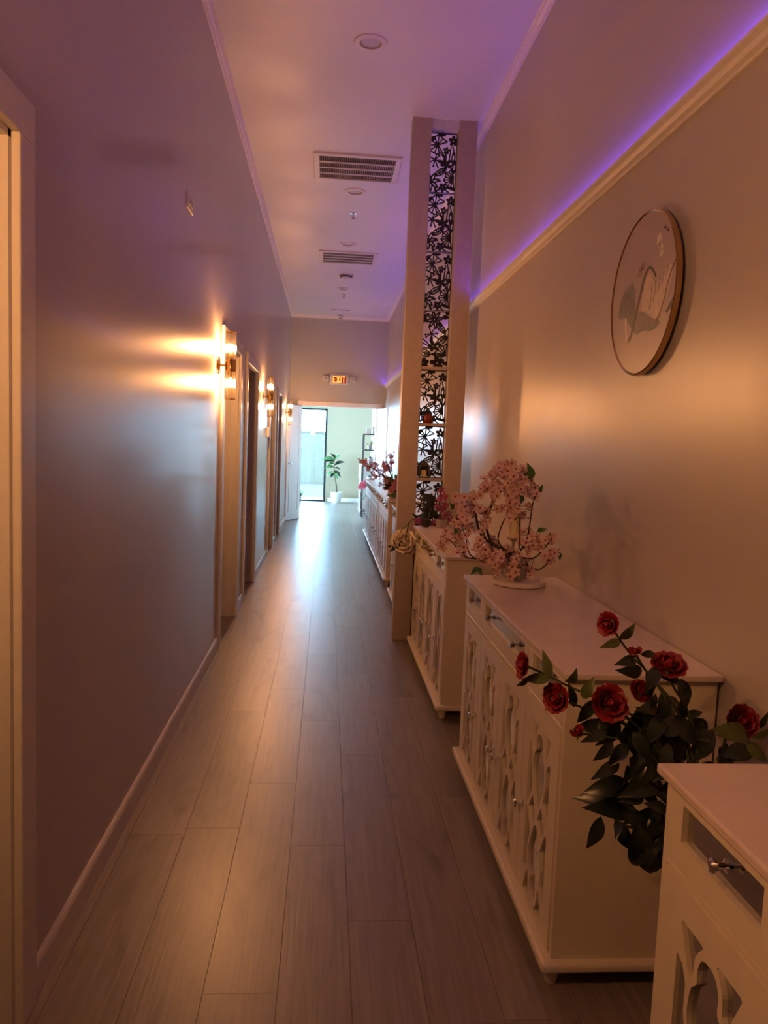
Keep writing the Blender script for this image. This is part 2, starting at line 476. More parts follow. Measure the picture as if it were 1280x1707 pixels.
# side rooms behind the left wall (dark, seen through the doorways)
s = MB()
s.box(XL - 1.75, XL - .12, YN, YN + .08, 0, 2.6).box(XL - 1.75, XL - 1.65, YN, YE, 0, 2.6).box(XL - 1.75, XL - .12, YN, YE, 2.5, 2.6)
for yy in (3.4, 6.30, 8.5, 10.4): s.box(XL - 1.65, XL - .12, yy, yy + .08, 0, 2.5)
s.box(XL - 1.65, XL - .12, YE - .08, YE + .12, 0, 2.6)
structure(s.obj('wall_side_rooms', 'wall_paint'), 'walls of the dim rooms behind the left doorways')
# back room
b = MB()
b.box(-3.3, -3.2, YE, 14.4, 0, 3.1).box(-3.3, -3.2, 17.8, YB + .2, 0, 3.1).box(-3.3, -3.2, 14.4, 17.8, 0, .2).box(-3.3, -3.2, 14.4, 17.8, 2.5, 3.1).box(-3.2, XL, YE, YE + .12, 0, 3.1)
structure(b.obj('wall_back_room_left', 'back_wall_paint'), 'left side walls of the bright room beyond the doorway')
structure(MB().box(-3.3, XR, YE + .12, YB + .2, 3.0, 3.1).obj('ceiling_back_room', 'ceiling_paint'), 'ceiling of the bright room beyond the doorway')
GX0, GX1, GZ = -1.30, 0.0, 2.16
b = MB()
b.box(-3.2, -3.15, YB, YB + .2, 0, 3.1).box(-1.55, GX0, YB, YB + .2, 0, 3.1).box(GX1, XR, YB, YB + .2, 0, 3.1)
b.box(GX0, GX1, YB, YB + .2, GZ, 3.1).box(-3.15, -1.55, YB, YB + .2, 0, .30).box(-3.15, -1.55, YB, YB + .2, 2.3, 3.1)
structure(b.obj('wall_back', 'back_wall_paint'), 'pale green back wall with the glass door and plant')

# crown mouldings, ledge and baseboards
def crown(name, pts, fn, label):
    m = MB(); prof = [(0, 0), (.037, 0), (.037, -.008), (.030, -.014), (.026, -.026), (.014, -.036), (.009, -.046), (.009, -.054), (0, -.054)]
    m.prism(prof, fn, pts[0], pts[1])
    return structure(m.obj(name, 'trim_white'), label)
crown('trim_1', (YN, YE), lambda u, v, d: (XL + u, d, ZC + v), 'white crown moulding along the top of the left wall')
crown('trim_2', (YN, YE), lambda u, v, d: (XR - u, d, ZC + v), 'white crown moulding along the top of the right wall')
crown('trim_3', (XL, XR), lambda u, v, d: (d, YE - u, ZC + v), 'white crown moulding over the end wall')
LZ = 2.444
prof = [(0, -.049), (.008, -.049), (.010, -.040), (.022, -.034), (.028, -.020), (.036, -.014), (.040, -.012), (.040, 0), (.032, 0), (.032, -.010), (0, -.010)]
led_m = MB().prism(prof, lambda u, v, d: (XR - u, d, LZ + v), YN, YE)
structure(led_m.obj('trim_4', 'trim_white'), 'white ledge moulding carrying the violet light on the right wall')
st = MB()
st.box(XR - .024, XR - .012, YN + .02, YE - .02, LZ - .010, LZ - .006)
tag(st.obj('led_strip', 'led_violet'), 'violet LED strip lying on the right wall ledge', 'light strip')
bb = [(0, 0), (.014, 0), (.014, .074), (.010, .084), (.004, .0895), (0, .0895)]
m = MB(); y = YN
for a, b_ in OPEN:
    m.prism(bb, lambda u, v, d: (XL + u, d, v), y, a - .10); y = b_ + .10
m.prism(bb, lambda u, v, d: (XL + u, d, v), y, YE - .001)
structure(m.obj('baseboard_left', 'casing_beige'), 'low baseboard along the left corridor wall')
structure(MB().prism(bb, lambda u, v, d: (XR - u, d, v), YN, YE - .001).obj('baseboard_right', 'casing_beige'), 'baseboard behind the cabinets on the right')
m = MB()
m.prism(bb, lambda u, v, d: (d, YB - u, v), GX1 + .06, XR - .001)
structure(m.obj('baseboard_back', 'trim_white'), 'white baseboard under the pale green back wall')

# left doorways
def doorway(n, a, b, label):
    r = structure(empty('door_%d' % n, (XL, (a + b) / 2, 0)), label)
    L = (XL, (a + b) / 2, 0)
    cw = .09
    for y0, y1 in ((a - cw, a), (b, b + cw)):
        MB().box(XL, XL + .02, y0, y1, 0, DZ).obj('casing', 'casing_beige', r, bevel=.004).location = (-L[0], -L[1], 0)
    MB().box(XL, XL + .02, a - cw, b + cw, DZ, DZ + .085).obj('casing_head', 'casing_beige', r, bevel=.004).location = (-L[0], -L[1], 0)
    for y0, y1 in ((a, a + .015), (b - .015, b)):
        MB().box(XL - .12, XL + .001, y0, y1, 0, DZ).obj('jamb', 'casing_beige', r).location = (-L[0], -L[1], 0)
    MB().box(XL - .12, XL + .001, a, b, DZ - .015, DZ).obj('jamb_head', 'casing_beige', r).location = (-L[0], -L[1], 0)
    MB().box(XL - .075, XL - .06, b - .03, b - .015, 0, DZ - .015).obj('stop', 'casing_beige', r).location = (-L[0], -L[1], 0)
    # leaf swung into the room, against the far jamb
    lf = MB().box(XL - .12 - (b - a) + .04, XL - .125, b - .075, b - .035, .012, DZ - .02).obj('leaf', 'door_oak', r, bevel=.003)
    lf.location = (-L[0], -L[1], 0)
    for z in (.36, 1.02, 1.80):
        MB().box(XL - .124, XL - .098, b - .028, b - .014, z, z + .095).obj('hinge', 'dark_steel', r, bevel=.002).location = (-L[0], -L[1], 0)
    return r
doorway(1, *OPEN[0], 'doorway with beige casing at the near left edge')
doorway(2, *OPEN[1], 'oak door standing open beside the nearest sconce')
doorway(3, *OPEN[2], 'second open doorway along the left wall')
doorway(4, *OPEN[3], 'third open doorway past the second sconce')
doorway(5, *OPEN[4], 'farthest open doorway on the left wall')

# double doorway in the end wall
r = structure(empty('door_6', (.2, YE, 0)), 'white double doorway under the exit sign')
for x0, x1 in ((OX0 - .07, OX0), (OX1, OX1 + .09)):
    MB().box(x0, x1, YE - .02, YE, 0, DZ).obj('casing', 'trim_white', r, bevel=.003).location = (-.2, -YE, 0)
MB().box(OX0 - .07, OX1 + .09, YE - .02, YE, DZ, DZ + .07).obj('casing_head', 'trim_white', r, bevel=.003).location = (-.2, -YE, 0)
for x0, x1 in ((OX0, OX0 + .012), (OX1 - .012, OX1)):
    MB().box(x0, x1, YE, YE + .12, 0, DZ).obj('jamb', 'trim_white', r).location = (-.2, -YE, 0)
MB().box(OX0, OX1, YE, YE + .12, DZ - .012, DZ).obj('jamb_head', 'trim_white', r).location = (-.2, -YE, 0)
def leaf(hx, ang, sgn):
    lw = .655
    m = MB().box(0, lw, -.02, .02, .012, DZ - .02)
    o = m.obj('leaf', 'door_white', r, bevel=.003)
    o.location = (hx - .2, -.035, 0); o.rotation_euler = (0, 0, ang)
    for z0, z1 in ((.15, .95), (1.05, 1.90)):
        f = MB()
        for (x0, x1, a, b) in ((.10, lw - .10, z0, z0 + .025), (.10, lw - .10, z1 - .025, z1), (.10, .125, z0 + .025, z1 - .025), (lw - .125, lw - .10, z0 + .025, z1 - .025)):
            for ys in (-.026, .020): f.box(x0, x1, ys, ys + .006, a, b)
        f.obj('panel_moulding', 'door_white', o)
    k = MB()
    for s_ in (-1, 1):
        k.lathe([(.018, 0), (.018, .006), (.008, .010), (.008, .035), (.022, .045), (.022, .06), (.0, .066)] if s_ > 0 else [(.018, 0), (.018, -.006), (.008, -.010), (.008, -.035), (.022, -.045), (.022, -.06), (0, -.066)], (lw - .06, s_ * .02, 1.0), 'y', 14)
    k.obj('knob', 'chrome', o, smooth=True)
    return o
leaf(OX0 - .005, math.radians(-109), 1)
leaf(OX1 + .035, math.radians(-79), -1)

# glass door and added windows of the back room
def glazing(name, x0, x1, z0, z1, mull, label, fr=.045):
    rr = structure(empty(name, ((x0 + x1) / 2, YB + .1, z0)), label)
    L = Vector(((x0 + x1) / 2, YB + .1, z0))
    for q in ((x0, x0 + fr, z0, z1), (x1 - fr, x1, z0, z1)):
        MB().box(q[0], q[1], YB + .06, YB + .13, q[2], q[3]).obj('frame_stile', 'frame_dark', rr).location = -L
    MB().box(x0, x1, YB + .06, YB + .13, z1 - fr, z1).obj('frame_rail', 'frame_dark', rr).location = -L
    MB().box(x0, x1, YB + .03, YB + .15, z0, z0 + .03).obj('sill', 'frame_dark', rr).location = -L
    xs = [x0 + fr] + mull + [x1 - fr]
    for k, xm in enumerate(mull): MB().box(xm - .02, xm + .02, YB + .06, YB + .13, z0, z1).obj('mullion', 'frame_dark', rr).location = -L
    for a, b_ in zip(xs[:-1], xs[1:]):
        MB().box(a, b_, YB + .092, YB + .098, z0 + .03, z1 - fr).obj('pane', 'tinted_glass' if name == 'door_7' else 'window_glass', rr).location = -L
    return rr
glazing('door_7', GX0, GX1, 0.0, GZ, [-.655], 'dark framed glass door letting in the daylight')
glazing('added_window_1', -3.15, -1.55, .30, 2.30, [-2.35], 'added unseen window of the back room beside the glass door')  # out of view, added to let more daylight into the room
rr = structure(empty('added_window_2', (-3.25, 16.1, .2)), 'added unseen side window brightening the back room')  # unseen glazing added to brighten the back room
for y0, y1 in ((14.4, 14.45), (15.50, 15.54), (16.63, 16.67), (17.75, 17.8)):
    MB().box(-.03, .03, y0 - 16.1, y1 - 16.1, 0, 2.3).obj('mullion', 'frame_dark', rr)
for z0 in (0, 2.25): MB().box(-.03, .03, -1.7, 1.7, z0, z0 + .05).obj('frame_rail', 'frame_dark', rr)
for y0, y1 in ((14.45, 15.50), (15.54, 16.63), (16.67, 17.75)):
    MB().box(-.003, .003, y0 - 16.1, y1 - 16.1, .05, 2.25).obj('pane', 'window_glass', rr)
# panelled white door on the right wall of the back room
r = structure(empty('door_8', (XR, 15.6, 0)), 'white panelled door in the right wall of the back room')
for nm, q in (('casing', (15.0, 15.09, 0, 2.12)), ('casing', (16.11, 16.2, 0, 2.12)), ('casing_head', (15.09, 16.11, 2.04, 2.12)), ('leaf', (15.09, 16.11, .01, 2.04))):
    d = .03 if nm != 'leaf' else .012
    MB().box(XR - d, XR, *q).obj(nm, 'door_white', r, bevel=.003).location = (-XR, -15.6, 0)
for z0, z1 in ((.2, .95), (1.1, 1.9)):
    f = MB()
    for q in ((15.22, 15.98, z0, z0 + .03), (15.22, 15.98, z1 - .03, z1), (15.22, 15.25, z0, z1), (15.95, 15.98, z0, z1)): f.box(XR - .022, XR - .010, *q)
    f.obj('panel_moulding', 'plastic_grey', r).location = (-XR, -15.6, 0)

# outside: step, yard and fence
structure(MB().box(-6, 5, 18.25, 19.6, -.12, -.02).obj('ground_step', 'concrete'), 'pale concrete step outside the glass door')
structure(MB().box(-14, 14, 19.6, 45, -.2, -.06).obj('ground_yard', 'yard_ground'), 'dry tan yard outside the glass door')
structure(MB().box(-1.9, 3, 18.2, 23.2, 2.85, 2.95).box(-1.85, -1.75, 23.0, 23.1, -.06, 2.85).box(2.8, 2.9, 23.0, 23.1, -.06, 2.85).obj('roof_added_shade', 'concrete'), 'added unseen roof over the step outside, shading the yard')  # unseen roof, added only to shade the yard and fence
fe = thing('fence', (-.5, 27, -.06), 'pale green board fence across the yard outside', 'fence')
bm_ = MB().box(0, .2995, 0, .03, 0, 1.75).mesh('board', 'fence_board', bevel=.004, seg=1)
for k in range(14): link('board', bm_, fe, (-2.6 + k * .3, 0, .0))
pm = MB().box(0, .10, -.06, 0, 0, 1.68).mesh('post', 'fence_post')
for k in range(3): link('post', pm, fe, (-2.1 + k * 1.32 + .1, 0, 0))
MB().box(-2.6, 1.6, -.03, .05, 1.75, 1.80).obj('cap_rail', 'fence_board', fe)

# ================================================================== white cabinets
def knob_mesh():
    return MB().lathe([(.0, 0), (.011, 0), (.011, -.003), (.005, -.006), (.0045, -.017), (.011, -.021), (.0125, -.026), (.009, -.031), (0, -.032)], (0, 0, 0), 'x', 14).mesh('knob', 'chrome', smooth=True)
FIG = smooth_poly([(0, .606), (.021, .600), (.031, .577), (.031, .553), (.046, .537), (.053, .512), (.054, .480), (.034, .435), (0, .388), (-.034, .435), (-.054, .480), (-.053, .512), (-.046, .537), (-.031, .553), (-.031, .577), (-.021, .600)], 3)
SPAN = [(.094, .624), (.022, .624), (.036, .610), (.046, .592), (.048, .562), (.058, .548)]
SIDE = [(.102, .560), (.084, .552), (.070, .530), (.071, .480), (.055, .435), (.078, .395), (.092, .372), (.102, .372)]
DIA = [(.042, .414), (.076, .366), (.042, .318), (.012, .366)]
CUTS = []
for poly in (FIG, SPAN, SIDE, DIA):
    for sx in ((1,) if poly is FIG else (1, -1)):
        for sz in ((1,) if poly is DIA else (1, -1)):
            CUTS.append([(sx * u, (z - .366) * sz) for u, z in poly])
def fret(U, V):
    f = np.full(U.shape, 1.0)
    for c in CUTS: f = np.minimum(f, poly_sd(c, U, V))
    return f - .002
DOORZ0, DOORZ1 = .090, .686
DC = (DOORZ0 + DOORZ1) / 2
fret_me = plate(lambda U, V: fret(U, V + DC - .366 - .004), .333, DOORZ1 - DOORZ0, .0055, lambda u, v, d: (-d, -u, v + DC), -.014, 'door', 'cabinet_cream')
KN = knob_mesh()
def build_cabinet():
    root = empty('cabinet', (0, 0, 0))
    MB().box(-.216, .198, -.72, .72, .836, .854).obj('top', 'cabinet_top_led_tint', root, bevel=.004)
    c = MB()
    c.box(-.203, .195, -.698, -.680, .06, .836).box(-.203, .195, .680, .698, .06, .836)
    c.box(.180, .195, -.68, .68, .06, .836).box(-.203, .18, -.68, .68, .075, .088)
    c.box(-.203, -.16, -.68, .68, .6885, .700).box(-.203, -.16, -.68, .68, .829, .836)
    c.box(-.178, -.166, -.68, .68, .088, .836)
    c.obj('body', 'cabinet_cream', root, bevel=.0015, seg=1)
    MB().box(-.231, .195, -.72, .72, .052, .080).obj('plinth_moulding', 'cabinet_cream', root, bevel=.010, seg=3)
    ft = MB().lathe([(.012, 0), (.016, .006), (.020, .030), (.024, .044), (.020, .0525), (0, .0525)], n=16).mesh('foot', 'cabinet_cream', smooth=True)
    for x in (-.19, .16):
        for y in (-.672, .672): link('foot', ft, root, (x, y, 0))
    for y0, y1, ks in ((.342, .677, (.5,)), (-.338, .338, (.19, -.19)), (-.677, -.342, (-.5,))):
        f = MB(); z0, z1, a, b_ = .702, .827, .750, .817
        f.box(-.205, -.190, y0, y1, z0, a).box(-.205, -.190, y0, y1, b_, z1)
        f.box(-.205, -.190, y0, y0 + .046, a, b_).box(-.205, -.190, y1 - .046, y1, a, b_)
        d = f.obj('drawer', 'cabinet_cream', root)
        MB().box(-.194, -.188, y0 + .03, y1 - .03, a - .01, b_ + .008).obj('mirror', 'mirror', d)
        for k in ks: link('knob', KN, d, (-.194, k, .784))
    for yc, ky in ((.510, .372), (.1695, .036), (-.1695, -.036), (-.510, -.372)):
        d = link('door', fret_me, root, (-.206, yc, 0))
        MB().box(.0085, .0125, -.125, .125, .09, .66).obj('mirror', 'mirror', d)
        link('knob', KN, d, (.002, ky - yc, .348))
    return root
cab = build_cabinet()
CABS = [(-.137, 'nearest white fretwork cabinet, cut off at the bottom right corner'),
        (1.838, 'white fretwork cabinet carrying the pale cherry blossoms'),
        (3.795, 'white fretwork cabinet just before the black lattice divider'),
        (5.585, 'white fretwork cabinet mostly hidden behind the lattice divider'),
        (7.475, 'white fretwork cabinet with rosy pink blossoms, past the divider'),
        (8.925, 'white fretwork cabinet in the middle of the far row'),
        (10.375, 'farthest white fretwork cabinet, nearest the exit doorway')]
for i, (yn, lab) in enumerate(CABS):
    o = cab if i == 0 else copy_tree(cab)
    o.location = (.83, yn + .72, 0)
    tag(o, lab, 'cabinet', 'white mirrored cabinets along the right wall')

# ================================================================== lattice divider
YD = 5.405
dv = thing('room_divider', (.74, YD + .05, 0), 'tall beige post divider filled with black floral lattice panels', 'divider')
def dpart(m, name, mt, bevel=0.0): 
    o = m.obj(name, mt, dv, bevel=bevel); o.location = (-.74, -(YD + .05), 0); return o
for x0, x1 in ((.513, .645), (.835, .960)):
    dpart(MB().box(x0, x1, YD, YD + .10, .0, ZC), 'post', 'divider_beige', .004)
dpart(MB().box(.645, .735, YD + .01, YD + .09, 3.562, ZC), 'header', 'pale_wood')
dpart(MB().box(.737, .835, YD + .01, YD + .09, 3.562, ZC), 'header', 'pale_wood')
SH = [1.948, 1.553, 1.166]
for z in SH: dpart(MB().box(.645, .835, YD + .002, YD + .10, z - .010, z + .010), 'shelf', 'divider_beige', .002)
dpart(MB().box(.645, .835, YD + .04, YD + .10, 0, .74), 'base_board', 'lattice_black')

LW, LH = .1895, .392
def cap(U, V, a, b, r):
    ax, ay, bx, by = a[0] * LW - LW / 2, LH / 2 - a[1] * LH, b[0] * LW - LW / 2, LH / 2 - b[1] * LH
    ex, ey = bx - ax, by - ay
    t = np.clip(((U - ax) * ex + (V - ay) * ey) / (ex * ex + ey * ey + 1e-12), 0, 1)
    return r - np.hypot(U - ax - t * ex, V - ay - t * ey)
def dot(U, V, a, r): return r - np.hypot(U - (a[0] * LW - LW / 2), V - (LH / 2 - a[1] * LH))
def ell(U, V, a, ra, rb, ang):
    x = U - (a[0] * LW - LW / 2); y = V - (LH / 2 - a[1] * LH); c, s_ = math.cos(ang), math.sin(ang)
    p, q = x * c + y * s_, -x * s_ + y * c
    k = np.hypot(p / ra, q / rb)
    return (1 - k) * min(ra, rb)
def ellring(U, V, a, ra, rb, ang, w_):
    return w_ - np.abs(ell(U, V, a, ra, rb, ang))
def flower(U, V, a, R, n, hole, rot=0.0, wid=.42):
    f = dot(U, V, a, R * .32)
    for k in range(n):
        an = rot + 2 * math.pi * k / n
        c = (a[0] + math.cos(an) * R * .62 / LW, a[1] - math.sin(an) * R * .62 / LH)
        f = np.maximum(f, ell(U, V, c, R * .42, R * wid * .78, an))
    return np.minimum(f, -dot(U, V, a, hole)) if hole else f
def fan(U, V, a, R, a0, a1, n, th):
    f = dot(U, V, a, .0085)
    last = None
    for k in range(n):
        an = a0 + (a1 - a0) * k / (n - 1); rr = R * (1 + .12 * math.cos(3 * k))
        p = (a[0] + math.cos(an) * rr / LW, a[1] - math.sin(an) * rr / LH)
        f = np.maximum(f, cap(U, V, a, p, th))
        if last: f = np.maximum(f, cap(U, V, last, p, th))
        last = p
    return f
def veined(U, V, a, b, wd, th):
    ax, ay = a[0] * LW, -a[1] * LH; bx, by = b[0] * LW, -b[1] * LH
    L_ = math.hypot(bx - ax, by - ay); an = math.atan2(by - ay, bx - ax); mid = ((a[0] + b[0]) / 2, (a[1] + b[1]) / 2)
    f = np.maximum(ellring(U, V, mid, L_ / 2, wd, an, th), cap(U, V, a, b, th))
    for t in (.3, .5, .7):
        px, py = ax + (bx - ax) * t, ay + (by - ay) * t
        for s_ in (-1, 1):
            q = an + s_ * .8; l_ = wd * 1.0
            f = np.maximum(f, cap(U, V, (px / LW, -py / LH), ((px + math.cos(q) * l_) / LW, -(py + math.sin(q) * l_) / LH), th * .85))
    return f
def border(U, V, t): return t - np.minimum(LW / 2 - np.abs(U), LH / 2 - np.abs(V))
def lattice_a(U, V):
    m = lambda *fs: np.maximum.reduce(fs)
    T = .0042
    f = border(U, V, .0048)
    f = m(f, fan(U, V, (.29, .20), .062, .35, 4.9, 9, T))
    f = m(f, flower(U, V, (.86, .12), .034, 5, .004, .3))
    f = m(f, ell(U, V, (.10, .10), .022, .014, .6), ell(U, V, (.42, .03), .030, .010, 0))
    f = m(f, flower(U, V, (.62, .285), .024, 5, .0035, .2))
    f = m(f, cap(U, V, (.30, .20), (.60, .42), T), cap(U, V, (.36, .31), (.62, .45), T), cap(U, V, (.60, .31), (.60, .50), T * 1.5), cap(U, V, (.78, .22), (.72, .48), T))
    sp = (.20, .445)
    for q, dd in (((.26, .36), 1), ((.37, .375), 1), ((.0, .50), 1), ((.16, .555), 1), ((.0, .40), 0), ((.33, .58), 0)):
        f = m(f, cap(U, V, sp, q, T))
        if dd: f = m(f, dot(U, V, q, .0072))
    f = m(f, dot(U, V, sp, .008), ell(U, V, (.42, .475), .026, .011, -.15), cap(U, V, sp, (.62, .51), T))
    f = m(f, flower(U, V, (.63, .515), .040, 5, .0035, .75, .38))
    f = m(f, veined(U, V, (.26, .70), (.60, .60), .018, T * .9))
    f = m(f, fan(U, V, (.90, .755), .060, 1.75, 4.85, 9, T))
    f = m(f, ellring(U, V, (.88, .40), .030, .010, 1.5, T), cap(U, V, (.84, .20), (.93, .36), T), cap(U, V, (.87, .47), (.80, .58), T), cap(U, V, (.80, .58), (.92, .72), T))
    f = m(f, ellring(U, V, (.93, .56), .034, .010, 1.4, T))
    for k in range(7):
        an = .2 + k * .9; L_ = .050
        c = (.09 + math.cos(an) * L_ * .6 / LW, .815 - math.sin(an) * L_ * .6 / LH)
        f = m(f, np.minimum(ell(U, V, c, .034, .0145, an), -ell(U, V, c, .018, .0042, an)))
    f = m(f, dot(U, V, (.09, .815), .012), dot(U, V, (.42, .80), .0075), cap(U, V, (.30, .78), (.42, .80), T))
    f = m(f, flower(U, V, (.53, .905), .030, 5, .0035, .95, .46))
    f = m(f, cap(U, V, (.53, .92), (.30, .97), T), cap(U, V, (.53, .92), (.75, .98), T), cap(U, V, (.70, .90), (.99, .94), T * 2), cap(U, V, (.25, .93), (.30, .99), T * 2))
    return f
def lattice_b(U, V):
    m = lambda *fs: np.maximum.reduce(fs)
    T = .0040
    f = border(U, V, .0045)
    for k in range(8):
        an = .2 + k * math.pi / 4; L_ = .056
        c = (.45 + math.cos(an) * L_ * .6 / LW, .15 - math.sin(an) * L_ * .6 / LH)
        f = m(f, np.minimum(ell(U, V, c, .036, .013, an), -ell(U, V, c, .014, .0028, an)))
    f = np.minimum(m(f, dot(U, V, (.45, .15), .014)), -dot(U, V, (.45, .15), .004))
    f = m(f, ell(U, V, (.04, .14), .034, .022, 1.2), ell(U, V, (.86, .10), .022, .016, 0), ell(U, V, (.95, .03), .02, .012, 0), cap(U, V, (.0, .05), (.2, .0), T))
    f = m(f, veined(U, V, (.55, .22), (.86, .37), .018, T), cap(U, V, (.86, .37), (.96, .30), T), cap(U, V, (.86, .37), (.90, .50), T * 1.5))
    sp = (.34, .40)
    for q, dd in (((.58, .395), 1), ((.14, .42), 1), ((.17, .46), 1), ((.27, .30), 0), ((.46, .31), 0), ((.60, .48), 0)):
        f = m(f, cap(U, V, sp, q, T))
        if dd: f = m(f, dot(U, V, q, .0075))
    f = m(f, dot(U, V, sp, .008), ell(U, V, (.36, .51), .026, .012, 1.5), cap(U, V, sp, (.40, .62), T))
    f = m(f, flower(U, V, (.44, .62), .038, 5, .003, .6, .4))
    f = m(f, veined(U, V, (.62, .57), (.92, .44), .022, T))
    f = m(f, fan(U, V, (.92, .77), .072, 1.5, 3.7, 7, T))
    f = m(f, cap(U, V, (.0, .48), (.36, .62), T), cap(U, V, (.0, .56), (.22, .61), T), cap(U, V, (.0, .66), (.40, .66), T))
    f = m(f, veined(U, V, (.0, .72), (.32, .78), .022, T), ellring(U, V, (.60, .77), .030, .010, -.1, T), cap(U, V, (.30, .77), (.92, .77), T * .9))
    f = m(f, flower(U, V, (.12, .92), .036, 5, .003, .3, .5), flower(U, V, (.62, .92), .052, 5, .004, .5, .42), ell(U, V, (.93, .92), .022, .014, 0))
    return f
fnl = lambda u, v, d: (u, d, v)
lat_a = plate(lattice_a, LW, LH, .0021, fnl, .006, 'lattice_panel', 'lattice_black')
lat_b = plate(lattice_b, LW, LH, .0021, fnl, .006, 'lattice_panel', 'lattice_black')
for k, (zt, zb) in enumerate(((3.560, 3.160), (3.156, 2.760), (2.756, 2.356), (2.352, 1.960), (1.938, 1.563), (1.543, 1.176), (1.156, .75))):
    link('lattice_panel', lat_b if k == 3 else lat_a, dv, (0, .025, (zt + zb) / 2), scale=(1, 1, (zt - zb) / LH))

# small lanterns on the divider shelves
t = thing('pumpkin_lantern', (.707, YD + .045, SH[1] + .010), 'dark red ribbed jar lantern with black lid on divider shelf', 'lantern')
j = MB()
prof = [(0, .0), (.026, 0), (.036, .012), (.041, .032), (.038, .052), (.030, .064), (0, .066)]
n_ = 32; vs = []
for r_, h in prof:
    for k in range(n_):
        a = 2 * math.pi * k / n_; q = r_ * (1 - .06 * abs(math.cos(4 * a)))
        vs.append((q * math.cos(a), q * math.sin(a), h))
j._add(vs, [(i * n_ + k, i * n_ + (k + 1) % n_, (i + 1) * n_ + (k + 1) % n_, (i + 1) * n_ + k) for i in range(len(prof) - 1) for k in range(n_)])
j.obj('jar', 'lantern_red', t, smooth=True)
MB().lathe([(0, .064), (.033, .064), (.036, .070), (.026, .082), (.012, .096), (.012, .103), (.005, .108), (0, .109)], n=20).obj('lid', 'pot_dark', t, smooth=True)
t = thing('candle_lantern', (.697, YD + .045, SH[2] + .010), 'small brown square lantern with amber candle on lowest shelf', 'lantern')
MB().box(-.036, .036, -.036, .036, 0, .010).obj('base', 'lantern_brown', t, bevel=.002)
for sx in (-1, 1):
    for sy in (-1, 1):
        MB().box(sx * .034 - .004, sx * .034 + .004, sy * .034 - .004, sy * .034 + .004, .010, .082).obj('post', 'lantern_brown', t)
MB().box(-.040, .040, -.040, .040, .082, .088).prism([(-.038, .088), (.038, .088), (.012, .112), (-.012, .112)], lambda u, v, d: (u, d, v), -.030, .030).obj('roof', 'lantern_brown', t)
MB().lathe([(.012, .112), (.014, .118), (.006, .124), (0, .125)], n=12).obj('finial', 'lantern_brown', t, smooth=True)
MB().lathe([(0, .010), (.018, .010), (.018, .055), (0, .056)], n=16).obj('candle', 'glow_amber', t, smooth=True)
MB().box(-.030, .030, .034, .036, .012, .080).obj('back_panel', 'lantern_brown', t)

# ================================================================== wall sconces
def ribbed(r, z0, z1, n=40):
    m = MB(); vs = []
    for z in (z0, z1):
        for k in range(n):
            a = 2 * math.pi * k / n; q = r * (1 + (.05 if k % 2 else -.03))
            vs.append((q * math.cos(a), q * math.sin(a), z))
    m._add(vs, [(k, (k + 1) % n, n + (k + 1) % n, n + k) for k in range(n)])
    return m
def build_sconce():
    """local: x out of the wall, z up, origin on the wall at the backplate"""
    root = empty('wall_sconce')
    MB().lathe([(0, .0), (.055, .0), (.055, .006), (.048, .012), (.020, .014), (0, .014)], (0, 0, 0), 'x', 28).obj('backplate', 'gold', root, smooth=True)
    MB().lathe([(.008, .012), (.008, .048)], (0, 0, 0), 'x', 12).obj('arm', 'gold', root, smooth=True)
    C = (.080, 0, 0)
    MB().lathe([(0, -.037), (.032, -.037), (.033, -.033), (.033, .033), (.032, .037), (0, .037)], C, 'z', 28).obj('band', 'gold', root, smooth=True)
    for s_ in (1, -1):
        g = ribbed(.031, .037, .205); g.v = [(x + .080, y, z * s_) for x, y, z in g.v]
        sh = g.obj('glass_shade', 'ribbed_glass', root, smooth=False)
        ring = MB().lathe([(.0285, .203), (.034, .203), (.034, .209), (.0285, .209), (.0285, .203)], (.080, 0, 0), 'z', 24)
        ring.v = [(x, y, z * s_) for x, y, z in ring.v]
        ring.obj('rim', 'gold', root, smooth=True)
        so = MB().lathe([(.012, .037), (.012, .072), (.009, .078), (0, .078)], (.080, 0, 0), 'z', 14)
        so.v = [(x, y, z * s_) for x, y, z in so.v]
        so.obj('socket', 'gold', root, smooth=True)
        prof = [(.006, .078), (.009, .086), (.015, .098), (.0175, .110), (.016, .122), (.010, .130), (0, .133)]
        bu = MB().lathe(prof, (.080, 0, 0), 'z', 14)
        bu.v = [(x, y, z * s_) for x, y, z in bu.v]
        bu.obj('bulb', 'bulb', root, smooth=True)
    return root
sc = build_sconce()
SCONCES = [(4.887, 'nearest gold wall sconce with two glowing ribbed glass tubes'),
           (8.26, 'second gold wall sconce, between the two pairs of doorways'),
           (12.72, 'farthest gold wall sconce, beside the exit doorway'),
           (.70, 'gold wall sconce just outside the view beside the near doorway')]
for i, (y, lab) in enumerate(SCONCES):
    o = sc if i == 0 else copy_tree(sc)
    o.location = (XL, y, 1.853)
    tag(o, lab, 'wall lamp', 'gold sconces on the left wall')

